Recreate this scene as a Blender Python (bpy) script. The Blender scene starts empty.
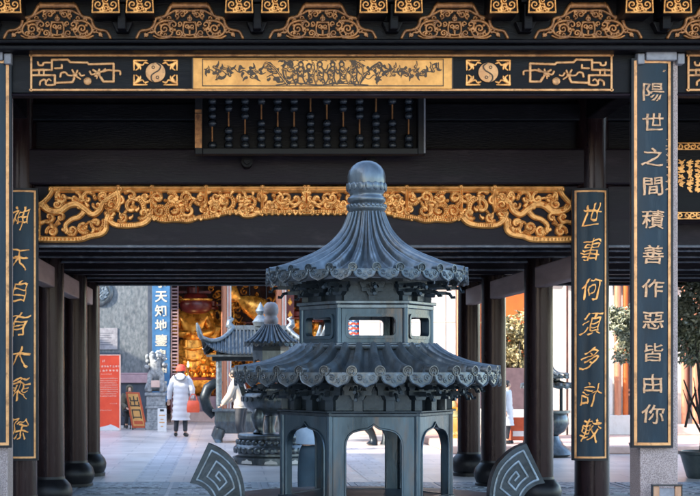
import bpy, bmesh, math, random
import numpy as np
from mathutils import Vector, Matrix, noise
from mathutils.geometry import tessellate_polygon

R = math.radians
PI = math.pi
SC = bpy.context.scene
COL = SC.collection
random.seed(7)

# ------------------------------------------------------------------ camera, sky, sun, exposure
F = 1500.0          # focal length in photograph pixels
VX, VY = 225.0, 366.0   # vanishing point of the depth direction in the photograph
EYE = 1.65
cam = bpy.data.cameras.new('camera')
cam.sensor_width = 36.0
cam.lens = 36.0 * F / 700.0
cam.shift_x = (350 - VX) / 700.0
cam.shift_y = (VY - 248) / 700.0
cam.clip_start = 0.1
cam.clip_end = 600
cam.dof.use_dof = True
cam.dof.focus_distance = 8.6
cam.dof.aperture_fstop = 13
camo = bpy.data.objects.new('camera', cam)
camo.location = (0, 0, EYE)
camo.rotation_euler = (R(90), 0, 0)
COL.objects.link(camo)
SC.camera = camo

SUN_EL, SUN_AZ = 24.0, 25.0       # azimuth of travel, from +x towards +y
w = bpy.data.worlds.new('World')
SC.world = w
w.use_nodes = True
nt = w.node_tree
sky = nt.nodes.new('ShaderNodeTexSky')
sky.sky_type = 'NISHITA'
sky.sun_disc = False
sky.sun_elevation = R(SUN_EL)
sky.sun_rotation = R(-90 - SUN_AZ)
sky.air_density = 1.0
sky.dust_density = 1.2
nt.links.new(sky.outputs[0], nt.nodes['Background'].inputs[0])
nt.nodes['Background'].inputs[1].default_value = 0.15
sl = bpy.data.lights.new('sun', 'SUN')
sl.energy = 2.0
sl.angle = R(0.6)
sl.color = (1.0, 0.9, 0.76)
so = bpy.data.objects.new('sun', sl)
sd = Vector((math.cos(R(SUN_AZ)) * math.cos(R(SUN_EL)), math.sin(R(SUN_AZ)) * math.cos(R(SUN_EL)), -math.sin(R(SUN_EL))))
so.rotation_euler = sd.to_track_quat('-Z', 'Y').to_euler()
so.location = (-30, -20, 30)
COL.objects.link(so)
SC.view_settings.view_transform = 'Standard'
SC.view_settings.look = 'None'
SC.view_settings.gamma = 1
SC.view_settings.use_curve_mapping = False
SC.view_settings.exposure = 2.65
SC.cycles.max_bounces = 8
SC.cycles.diffuse_bounces = 5
SC.cycles.sample_clamp_indirect = 6


def PX(px, s): return (px - VX) / s
def PZ(py, s): return EYE + (VY - py) / s
def PY(s): return F / s


# ------------------------------------------------------------------ materials
def mat(name, c1, c2=None, rough=0.5, metal=0.0, scale=8.0, bump=0.0, bscale=40.0, stretch=(1, 1, 1), detail=6,
        contrast=(0.35, 0.65), rvar=0.1, spec=0.5, coat=0.0, stain=None):
    m = bpy.data.materials.new(name)
    m.use_nodes = True
    n = m.node_tree.nodes
    l = m.node_tree.links
    b = n['Principled BSDF']
    b.inputs['Metallic'].default_value = metal
    b.inputs['Specular IOR Level'].default_value = spec
    if coat:
        b.inputs['Coat Weight'].default_value = coat
        b.inputs['Coat Roughness'].default_value = 0.25
    tc = n.new('ShaderNodeTexCoord')
    mp = n.new('ShaderNodeMapping')
    mp.inputs['Scale'].default_value = stretch
    l.new(tc.outputs['Object'], mp.inputs['Vector'])
    no = n.new('ShaderNodeTexNoise')
    no.inputs['Scale'].default_value = scale
    no.inputs['Detail'].default_value = detail
    no.inputs['Roughness'].default_value = 0.62
    l.new(mp.outputs[0], no.inputs['Vector'])
    cr = n.new('ShaderNodeValToRGB')
    cr.color_ramp.elements[0].position = contrast[0]
    cr.color_ramp.elements[1].position = contrast[1]
    cr.color_ramp.elements[0].color = (*c1, 1)
    cr.color_ramp.elements[1].color = (*(c2 or c1), 1)
    l.new(no.outputs[0], cr.inputs[0])
    l.new(cr.outputs[0], b.inputs['Base Color'])
    if stain:
        sc_, ss_, st_, lo_, hi_, amt_ = stain
        mp2 = n.new('ShaderNodeMapping')
        mp2.inputs['Scale'].default_value = st_
        mp2.inputs['Location'].default_value = (3.7, 1.9, 5.3)
        l.new(tc.outputs['Object'], mp2.inputs['Vector'])
        n3 = n.new('ShaderNodeTexNoise')
        n3.inputs['Scale'].default_value = ss_
        n3.inputs['Detail'].default_value = 8
        n3.inputs['Roughness'].default_value = 0.7
        l.new(mp2.outputs[0], n3.inputs['Vector'])
        m3 = n.new('ShaderNodeMapRange')
        m3.inputs['From Min'].default_value = lo_
        m3.inputs['From Max'].default_value = hi_
        m3.inputs['To Max'].default_value = amt_
        l.new(n3.outputs[0], m3.inputs['Value'])
        mx3 = n.new('ShaderNodeMix')
        mx3.data_type = 'RGBA'
        mx3.inputs['B'].default_value = (*sc_, 1)
        l.new(m3.outputs[0], mx3.inputs['Factor'])
        l.new(cr.outputs[0], mx3.inputs['A'])
        l.new(mx3.outputs['Result'], b.inputs['Base Color'])
    mr = n.new('ShaderNodeMapRange')
    mr.inputs['To Min'].default_value = max(0.02, rough - rvar)
    mr.inputs['To Max'].default_value = min(1, rough + rvar)
    l.new(no.outputs[0], mr.inputs['Value'])
    l.new(mr.outputs[0], b.inputs['Roughness'])
    if bump:
        n2 = n.new('ShaderNodeTexNoise')
        n2.inputs['Scale'].default_value = bscale
        n2.inputs['Detail'].default_value = 5
        l.new(mp.outputs[0], n2.inputs['Vector'])
        bp = n.new('ShaderNodeBump')
        bp.inputs['Strength'].default_value = bump
        bp.inputs['Distance'].default_value = 0.02
        l.new(n2.outputs[0], bp.inputs['Height'])
        l.new(bp.outputs[0], b.inputs['Normal'])
    return m


def brick_mat(name, c1, c2, mortar, bw, bh, rough=0.5, msize=0.01, bump=0.3, stain=0.35, offset=0.5, rot=0.0, scale=2.0):
    m = mat(name, c1, c2, rough=rough, scale=scale, bump=0)
    n = m.node_tree.nodes
    l = m.node_tree.links
    b = n['Principled BSDF']
    tc = [x for x in n if x.type == 'TEX_COORD'][0]
    mp = n.new('ShaderNodeMapping')
    mp.inputs['Rotation'].default_value = (0, 0, rot)
    l.new(tc.outputs['Object'], mp.inputs['Vector'])
    br = n.new('ShaderNodeTexBrick')
    br.offset = offset
    br.inputs['Color1'].default_value = (*c1, 1)
    br.inputs['Color2'].default_value = (*c2, 1)
    br.inputs['Mortar'].default_value = (*mortar, 1)
    br.inputs['Scale'].default_value = 1
    br.inputs['Brick Width'].default_value = bw
    br.inputs['Row Height'].default_value = bh
    br.inputs['Mortar Size'].default_value = msize
    l.new(mp.outputs[0], br.inputs['Vector'])
    cr = [x for x in n if x.type == 'VALTORGB'][0]
    no_ = [x for x in n if x.type == 'TEX_NOISE'][0]
    no_.inputs['Detail'].default_value = 12
    no_.inputs['Roughness'].default_value = 0.72
    cr.color_ramp.elements[0].color = (1 - stain, 1 - stain, 1 - stain * .95, 1)
    cr.color_ramp.elements[1].color = (1, 1, 1, 1)
    cr.color_ramp.elements[0].position = .36
    cr.color_ramp.elements[1].position = .56
    mx = n.new('ShaderNodeMix')
    mx.data_type = 'RGBA'
    mx.blend_type = 'MULTIPLY'
    mx.inputs['Factor'].default_value = 1
    l.new(br.outputs['Color'], mx.inputs['A'])
    l.new(cr.outputs[0], mx.inputs['B'])
    l.new(mx.outputs['Result'], b.inputs['Base Color'])
    bp = n.new('ShaderNodeBump')
    bp.inputs['Strength'].default_value = bump
    bp.inputs['Distance'].default_value = 0.01
    bp.invert = True
    l.new(br.outputs['Fac'], bp.inputs['Height'])
    l.new(bp.outputs[0], b.inputs['Normal'])
    return m


M = {}
M['lacquer'] = mat('dark_lacquer_wood', (0.0018, 0.0018, 0.0028), (0.0058, 0.0046, 0.0062), 0.40, scale=2.2, stretch=(.5, 2, 4), bump=0.16, bscale=30, spec=0.13, contrast=(.3, .7), rvar=.16, stain=((0.020, 0.018, 0.020), 3.0, (.6, 2, 3), .55, .72, .6))
M['beam'] = mat('dark_brown_beam', (0.0075, 0.0044, 0.0070), (0.0160, 0.0098, 0.0142), 0.42, scale=2.5, stretch=(.5, 3, 3), bump=0.12, bscale=22, spec=0.14, contrast=(.3, .7), rvar=.16, stain=((0.040, 0.028, 0.032), 3.0, (.8, 2, 2.5), .54, .72, .6))
M['column'] = mat('column_lacquer', (0.0050, 0.0024, 0.0030), (0.018, 0.0072, 0.0072), 0.22, scale=3, stretch=(3, 3, .3), bump=0.10, bscale=14, spec=0.22, rvar=0.1, stain=((0.045, 0.034, 0.032), 7.0, (2.5, 2.5, .5), .56, .70, .6))
M['column'].node_tree.nodes['Principled BSDF'].inputs['Specular Tint'].default_value = (1.0, 0.84, 0.86, 1)
M['column'].node_tree.nodes['Principled BSDF'].inputs['Specular Tint'].default_value = (1.0, 0.84, 0.86, 1)
M['basestone'] = mat('black_column_base', (0.006, 0.006, 0.008), (0.013, 0.012, 0.014), 0.4, spec=0.25)
M['edgehilite'] = mat('edge_highlight_grey', (0.07, 0.075, 0.09), (0.15, 0.155, 0.175), 0.25, spec=0.6)  # pale grey that paints the highlight along beam edges
M['tie'] = mat('pinkish_tie_beam', (0.30, 0.185, 0.155), (0.42, 0.275, 0.24), 0.6, scale=4, stretch=(1, .3, 2))  # even pinkish-brown tone, paler than the other beams
M['gold'] = mat('gilt_carving', (0.36, 0.120, 0.022), (0.84, 0.375, 0.10), 0.32, 0.42, scale=13, bump=0.14, bscale=70, contrast=(0.28, 0.54))
M['goldflat'] = mat('gilt_panel', (0.46, 0.18, 0.028), (0.74, 0.335, 0.075), 0.38, 0.35, scale=6, bump=0.06, bscale=50)
M['goldold'] = mat('worn_gilt_wood', (0.16, 0.062, 0.024), (0.52, 0.225, 0.075), 0.40, 0.35, scale=14, bump=0.15, bscale=70, contrast=(0.32, 0.6))
M['goldline'] = mat('gilt_line', (0.50, 0.215, 0.07), (0.72, 0.36, 0.14), 0.42, 0.3, scale=10, bump=0.06, stain=((0.20, 0.085, 0.035), 12.0, (1, 1, 1), .52, .64, .7))
M['goldink'] = mat('gilt_character', (0.40, 0.20, 0.09), (0.66, 0.38, 0.205), 0.45, 0.15, scale=30, bump=0.1, stain=((0.20, 0.10, 0.05), 12.0, (1, 1, 1), .54, .64, .7))
M['ink'] = mat('dark_engraving', (0.050, 0.026, 0.010), (0.085, 0.045, 0.018), 0.6)
M['board'] = mat('teal_black_board', (0.0030, 0.0105, 0.0185), (0.0075, 0.025, 0.040), 0.40, scale=2.2, stretch=(2, 2, .6), bump=0.06, bscale=26, spec=0.25, stain=((0.030, 0.048, 0.060), 4.0, (3, 3, .4), .52, .70, .55))
M['boardedge'] = mat('board_edge', (0.005, 0.005, 0.007), (0.010, 0.009, 0.010), 0.5, spec=0.3)
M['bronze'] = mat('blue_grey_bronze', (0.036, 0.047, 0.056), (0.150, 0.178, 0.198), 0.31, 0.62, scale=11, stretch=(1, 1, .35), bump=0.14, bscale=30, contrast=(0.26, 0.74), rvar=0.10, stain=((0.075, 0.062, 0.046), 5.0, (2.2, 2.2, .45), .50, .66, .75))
M['bronzewall'] = mat('dark_teal_bronze', (0.008, 0.018, 0.027), (0.060, 0.092, 0.118), 0.30, 0.6, scale=7, stretch=(1, 1, .22), bump=0.22, bscale=22, contrast=(0.30, 0.72), rvar=0.14, stain=((0.095, 0.060, 0.038), 5.0, (2.5, 2.5, .35), .52, .68, .6))  # darker teal bronze for the body walls, with rusty streaks
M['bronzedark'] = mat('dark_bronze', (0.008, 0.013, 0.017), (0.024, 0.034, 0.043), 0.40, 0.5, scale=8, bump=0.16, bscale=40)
M['bronzelight'] = mat('rubbed_bronze', (0.085, 0.112, 0.135), (0.185, 0.225, 0.26), 0.34, 0.5, scale=12, bump=0.12, bscale=50, stain=((0.06, 0.06, 0.055), 14.0, (1, 1, 1), .50, .62, .6))
M['granite'] = mat('speckled_granite', (0.20, 0.145, 0.13), (0.44, 0.345, 0.315), 0.7, scale=110, bump=0.3, bscale=120, contrast=(0.40, 0.58), stain=((0.16, 0.13, 0.12), 3.0, (1, 1, .4), .50, .68, .5))
M['stone'] = mat('grey_carved_stone', (0.13, 0.145, 0.155), (0.32, 0.335, 0.345), 0.75, scale=14, bump=0.5, bscale=40)
M['greystone'] = mat('smooth_grey_stone', (0.17, 0.165, 0.18), (0.27, 0.265, 0.28), 0.6, scale=10, bump=0.1)
M['marble'] = mat('mottled_marble_slab', (0.055, 0.072, 0.082), (0.175, 0.185, 0.19), 0.4, scale=9, stretch=(1.6, 1, .8), detail=12, contrast=(0.34, 0.66), stain=((0.05, 0.055, 0.06), 3.0, (1, 1, .5), .52, .68, .5))
M['dadostone'] = mat('dark_dado', (0.025, 0.035, 0.05), (0.05, 0.06, 0.08), 0.5, scale=5)
M['white'] = mat('white_plaster', (0.52, 0.49, 0.46), (0.62, 0.59, 0.56), 0.7, scale=3, bump=0.08, stain=((0.36, 0.29, 0.24), 2.5, (1, 1, .4), .50, .70, .6))
M['orange'] = mat('orange_plaster', (0.40, 0.075, 0.008), (0.50, 0.105, 0.012), 0.7, scale=3)
M['orangewood'] = mat('orange_lacquer_column', (0.36, 0.135, 0.075), (0.48, 0.20, 0.115), 0.4, scale=5, stretch=(3, 3, .5))
M['mauve'] = mat('mauve_panel', (0.26, 0.17, 0.19), (0.33, 0.22, 0.24), 0.6)
M['pinkstone'] = mat('pink_stone', (0.48, 0.32, 0.27), (0.60, 0.42, 0.36), 0.7, scale=5)
M['roof'] = mat('grey_roof_tile', (0.04, 0.045, 0.05), (0.10, 0.105, 0.11), 0.7, scale=10, bump=0.2)
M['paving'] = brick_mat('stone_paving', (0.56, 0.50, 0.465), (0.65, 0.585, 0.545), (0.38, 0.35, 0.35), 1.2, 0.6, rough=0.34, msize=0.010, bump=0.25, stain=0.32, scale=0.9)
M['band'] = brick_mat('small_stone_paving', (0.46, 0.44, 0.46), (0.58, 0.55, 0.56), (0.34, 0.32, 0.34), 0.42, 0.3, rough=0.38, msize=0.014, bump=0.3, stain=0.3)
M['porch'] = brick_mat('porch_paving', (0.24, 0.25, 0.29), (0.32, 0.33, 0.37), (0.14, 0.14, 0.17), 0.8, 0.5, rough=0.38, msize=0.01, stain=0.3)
M['slab'] = mat('engraved_slab', (0.045, 0.062, 0.085), (0.36, 0.40, 0.45), 0.5, scale=13, bump=1.0, bscale=12, contrast=(0.46, 0.54), detail=3)
M['slabedge'] = mat('slab_border', (0.15, 0.18, 0.22), (0.22, 0.25, 0.29), 0.5, scale=10)
M['bluesign'] = mat('blue_board', (0.022, 0.085, 0.185), (0.035, 0.125, 0.25), 0.45, scale=6)
M['cream'] = mat('cream_character', (0.40, 0.36, 0.27), (0.50, 0.45, 0.35), 0.5)
M['redsign'] = mat('red_poster', (0.70, 0.055, 0.018), (0.80, 0.08, 0.025), 0.45, scale=3)
M['pinktext'] = mat('pale_print', (0.80, 0.45, 0.34), (0.85, 0.55, 0.42), 0.5)
M['paper'] = mat('white_paper', (0.60, 0.59, 0.58), (0.68, 0.67, 0.66), 0.6)
M['exitgold'] = mat('yellow_sign_face', (0.56, 0.27, 0.07), (0.64, 0.34, 0.10), 0.5)
M['exitred'] = mat('red_brown_paint', (0.42, 0.065, 0.02), (0.52, 0.09, 0.03), 0.45)
M['black'] = mat('black_paint', (0.006, 0.007, 0.009), (0.012, 0.013, 0.016), 0.35)
M['darkred'] = mat('dark_red_lacquer', (0.085, 0.007, 0.006), (0.14, 0.014, 0.009), 0.35)
M['hallwood'] = mat('hall_interior_wood', (0.030, 0.009, 0.007), (0.085, 0.024, 0.014), 0.5, scale=4)
M['gildstatue'] = mat('gilded_statue', (0.32, 0.090, 0.008), (0.95, 0.42, 0.06), 0.28, 0.6, scale=4.5, bump=0.35, bscale=12, contrast=(.34, .58))
M['bark'] = mat('dark_bark', (0.02, 0.016, 0.014), (0.05, 0.04, 0.034), 0.8, scale=10, bump=0.4)
M['leaf'] = mat('sun_flecked_leaf', (0.018, 0.034, 0.014), (0.46, 0.47, 0.33), 0.25, scale=22, contrast=(0.38, 0.60))  # cream flecks paint sunlit glints onto dark green leaves
M['leafpale'] = mat('pale_yellow_leaf', (0.12, 0.095, 0.03), (0.62, 0.52, 0.27), 0.4, scale=22, contrast=(0.40, 0.62))
M['skin'] = mat('skin', (0.50, 0.30, 0.21), (0.58, 0.36, 0.26), 0.55)
M['hair'] = mat('black_hair', (0.008, 0.008, 0.010), (0.018, 0.016, 0.016), 0.45)
M['coatwhite'] = mat('white_down_coat', (0.52, 0.53, 0.57), (0.58, 0.59, 0.62), 0.6, scale=6, bump=0.15, bscale=14)
M['coatlining'] = mat('grey_lining', (0.09, 0.11, 0.14), (0.13, 0.15, 0.18), 0.7)
M['redhat'] = mat('red_knit', (0.72, 0.05, 0.03), (0.82, 0.09, 0.05), 0.8, scale=30, bump=0.4, bscale=60)
M['redbag'] = mat('orange_red_leather', (0.72, 0.08, 0.03), (0.80, 0.12, 0.05), 0.4)
M['trouser'] = mat('dark_trousers', (0.012, 0.015, 0.022), (0.03, 0.035, 0.045), 0.7, scale=10)
M['navy'] = mat('navy_trousers', (0.004, 0.018, 0.030), (0.009, 0.030, 0.046), 0.7, scale=10)
M['bluetop'] = mat('pale_blue_top', (0.17, 0.235, 0.30), (0.24, 0.31, 0.38), 0.7, scale=9)
M['creamcoat'] = mat('cream_jacket', (0.42, 0.37, 0.31), (0.50, 0.44, 0.38), 0.7)
M['olive'] = mat('olive_coat', (0.07, 0.065, 0.045), (0.11, 0.10, 0.07), 0.8)
M['brass'] = mat('polished_brass', (0.85, 0.50, 0.14), (0.95, 0.62, 0.22), 0.22, 0.9, scale=5)
M['pot'] = mat('glazed_pot', (0.03, 0.045, 0.05), (0.07, 0.085, 0.09), 0.35, scale=8)
M['boxwood'] = mat('pale_wood', (0.36, 0.17, 0.085), (0.50, 0.27, 0.15), 0.5, scale=6, stretch=(3, 3, .6))
M['bead'] = mat('dark_glazed_bead', (0.010, 0.013, 0.017), (0.022, 0.026, 0.032), 0.25, spec=0.5)
M['bronzetrim'] = mat('tile_end_bronze', (0.030, 0.041, 0.050), (0.13, 0.16, 0.182), 0.30, 0.6, scale=14, bump=0.14, bscale=50, stain=((0.06, 0.052, 0.042), 9.0, (1, 1, 1), .50, .62, .7))
M['mauvedark'] = mat('grey_mauve_planter', (0.075, 0.045, 0.052), (0.105, 0.066, 0.074), 0.6)
M['soil'] = mat('soil', (0.03, 0.02, 0.015), (0.06, 0.04, 0.03), 0.9)


# ------------------------------------------------------------------ mesh builder
class MB:
    def __init__(self):
        self.v = []
        self.f = []

    def add(self, vs, fs):
        o = len(self.v)
        self.v.extend([tuple(p) for p in vs])
        self.f.extend([tuple(i + o for i in f) for f in fs])
        return self

    def merge(self, other, mx=None):
        vs = other.v if mx is None else [tuple(mx @ Vector(p)) for p in other.v]
        return self.add(vs, other.f)

    def box(self, x0, x1, y0, y1, z0, z1):
        return self.add([(x0, y0, z0), (x1, y0, z0), (x1, y1, z0), (x0, y1, z0), (x0, y0, z1), (x1, y0, z1), (x1, y1, z1), (x0, y1, z1)],
                        [(0, 3, 2, 1), (4, 5, 6, 7), (0, 1, 5, 4), (1, 2, 6, 5), (2, 3, 7, 6), (3, 0, 4, 7)])

    def lathe(self, prof, n=32, c=(0, 0, 0), a0=0.0, sx=1.0, sy=1.0, mod=None):
        vs = []
        for k, (r, z) in enumerate(prof):
            for i in range(n):
                a = a0 + 2 * PI * i / n
                rr = r if mod is None else mod(r, z, a, k)
                vs.append((c[0] + sx * rr * math.cos(a), c[1] + sy * rr * math.sin(a), c[2] + z))
        fs = []
        m = len(prof)
        for k in range(m - 1):
            for i in range(n):
                j = (i + 1) % n
                fs.append((k * n + i, k * n + j, (k + 1) * n + j, (k + 1) * n + i))
        if prof[0][0] > 1e-6:
            fs.append(tuple(reversed(range(n))))
        if prof[-1][0] > 1e-6:
            fs.append(tuple(range((m - 1) * n, m * n)))
        return self.add(vs, fs)

    def tube(self, pts, rad, n=8, caps=True):
        pts = [Vector([float(q) for q in p]) for p in pts]
        if not isinstance(rad, (list, tuple)):
            rad = [rad] * len(pts)
        rad = [float(q) for q in rad]
        vs = []
        up = None
        for i, p in enumerate(pts):
            t = (pts[min(i + 1, len(pts) - 1)] - pts[max(i - 1, 0)])
            if t.length < 1e-9:
                t = Vector((0, 0, 1))
            t.normalize()
            if up is None:
                up = Vector((0, 0, 1)) if abs(t.z) < 0.9 else Vector((0, 1, 0))
            a = t.cross(up)
            if a.length < 1e-6:
                a = t.orthogonal()
            a.normalize()
            b = a.cross(t)
            up = b
            for k in range(n):
                q = 2 * PI * k / n
                vs.append(p + rad[i] * (math.cos(q) * a + math.sin(q) * b))
        fs = []
        for i in range(len(pts) - 1):
            for k in range(n):
                j = (k + 1) % n
                fs.append((i * n + k, (i + 1) * n + k, (i + 1) * n + j, i * n + j))
        if caps:
            fs.append(tuple(range(n)))
            fs.append(tuple(reversed(range((len(pts) - 1) * n, len(pts) * n))))
        return self.add(vs, fs)

    def cyl(self, p0, p1, r0, r1=None, n=20):
        return self.tube([p0, p1], [r0, r0 if r1 is None else r1], n)

    def ell(self, c, r, n=16, m=10):
        prof = [(math.sin(PI * k / m), -math.cos(PI * k / m)) for k in range(m + 1)]
        b = MB()
        b.lathe([(max(p[0], 1e-4), p[1]) for p in prof], n)
        return self.merge(b, Matrix.Translation(c) @ Matrix.Diagonal((r[0], r[1], r[2], 1)))

    def prism(self, polys, y0, y1, flat=False):
        """polys: list of closed (x, z) loops, first outer, then holes; extruded along y, front at y0"""
        vs2 = [p for q in polys for p in q]
        n = len(vs2)
        tris = tessellate_polygon([[Vector((p[0], p[1], 0)) for p in q] for q in polys])
        vs = [(p[0], y0, p[1]) for p in vs2] + [(p[0], y1, p[1]) for p in vs2]
        fs = []
        for t in tris:
            a, b, c = [Vector((*vs2[i], 0)) for i in t]
            if (b - a).cross(c - a).z < 0:
                t = (t[0], t[2], t[1])
            fs.append(tuple(t))
            fs.append(tuple(n + i for i in reversed(t)))
        o = 0
        for qi, q in enumerate(polys):
            m = len(q)
            area = sum(q[i][0] * q[(i + 1) % m][1] - q[(i + 1) % m][0] * q[i][1] for i in range(m))
            ccw = area > 0
            if qi > 0:
                ccw = not ccw
            for i in range(m):
                j = (i + 1) % m
                if ccw:
                    fs.append((o + i, n + o + i, n + o + j, o + j))
                else:
                    fs.append((o + i, o + j, n + o + j, n + o + i))
            o += m
        return self.add(vs, fs)

    def build(self, name, m, parent=None, smooth=30, bevel=0.0, loc=None, rz=0.0):
        me = bpy.data.meshes.new(name)
        me.from_pydata(self.v, [], self.f)
        me.update()
        me.materials.append(M[m] if isinstance(m, str) else m)
        if smooth:
            me.polygons.foreach_set('use_smooth', [True] * len(me.polygons))
            me.set_sharp_from_angle(angle=R(smooth))
        o = bpy.data.objects.new(name, me)
        COL.objects.link(o)
        if parent is not None:
            o.parent = parent
        if loc is not None:
            o.location = loc
        if rz:
            o.rotation_euler = (0, 0, rz)
        if bevel:
            b = o.modifiers.new('bevel', 'BEVEL')
            b.width = bevel
            b.segments = 2
            b.limit_method = 'ANGLE'
            b.angle_limit = R(40)
        return o


def tag(o, label=None, cat=None, group=None, kind=None):
    if label: o['label'] = label
    if cat: o['category'] = cat
    if group: o['group'] = group
    if kind: o['kind'] = kind
    return o


def thing(name, label, cat, loc=(0, 0, 0), rz=0.0, group=None):
    o = bpy.data.objects.new(name, None)
    o.location = loc
    o.rotation_euler = (0, 0, rz)
    COL.objects.link(o)
    return tag(o, label, cat, group)


def dup(o, parent, loc=None, rz=None):
    c = o.copy()
    COL.objects.link(c)
    c.parent = parent
    if loc is not None: c.location = loc
    if rz is not None: c.rotation_euler = (0, 0, rz)
    return c


def skin_mesh(nodes, edges, root, name, m, parent, sub=1):
    """nodes: {key: (xyz, r)}; grows one continuous surface with the Skin modifier"""
    keys = list(nodes)
    idx = {k: i for i, k in enumerate(keys)}
    me = bpy.data.meshes.new(name)
    me.from_pydata([nodes[k][0] for k in keys], [(idx[a], idx[b]) for a, b in edges], [])
    o = bpy.data.objects.new(name, me)
    COL.objects.link(o)
    o.modifiers.new('skin', 'SKIN')
    if not me.skin_vertices:
        o.modifiers.clear()
        bpy.context.view_layer.objects.active = o
        o.modifiers.new('skin', 'SKIN')
    sv = me.skin_vertices[0].data
    for k in keys:
        r = nodes[k][1]
        sv[idx[k]].radius = (r, r) if not isinstance(r, tuple) else r
        sv[idx[k]].use_root = (k == root)
    sm = o.modifiers.new('sub', 'SUBSURF')
    sm.levels = sub
    sm.render_levels = sub
    dg = bpy.context.evaluated_depsgraph_get()
    dg.update()
    m2 = bpy.data.meshes.new_from_object(o.evaluated_get(dg))
    o.modifiers.clear()
    o.data = m2
    m2.name = name
    bpy.data.meshes.remove(me)
    m2.materials.clear()
    m2.materials.append(M[m])
    m2.polygons.foreach_set('use_smooth', [True] * len(m2.polygons))
    o.parent = parent
    return o


# ------------------------------------------------------------------ carved relief: strokes -> solid openwork mesh
def catmull(pts, k=6):
    pts = [np.array(p, float) for p in pts]
    if len(pts) < 3:
        return pts
    q = [2 * pts[0] - pts[1]] + pts + [2 * pts[-1] - pts[-2]]
    out = []
    for i in range(1, len(q) - 2):
        p0, p1, p2, p3 = q[i - 1:i + 3]
        for j in range(k):
            t = j / k
            out.append(0.5 * ((2 * p1) + (-p0 + p2) * t + (2 * p0 - 5 * p1 + 4 * p2 - p3) * t * t + (-p0 + 3 * p1 - 3 * p2 + p3) * t ** 3))
    out.append(pts[-1])
    return out


def spiral(cx, cy, r0, turns=1.4, a0=0.0, dirn=1, r1=0.8, n=26):
    return [(cx + (r0 + (r1 - r0) * t) * math.cos(a0 + dirn * turns * 2 * PI * t), cy + (r0 + (r1 - r0) * t) * math.sin(a0 + dirn * turns * 2 * PI * t))
            for t in [i / n for i in range(n + 1)]]


def ring(cx, cy, r, n=20):
    return [(cx + r * math.cos(2 * PI * i / n), cy + r * math.sin(2 * PI * i / n)) for i in range(n + 1)]


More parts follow.
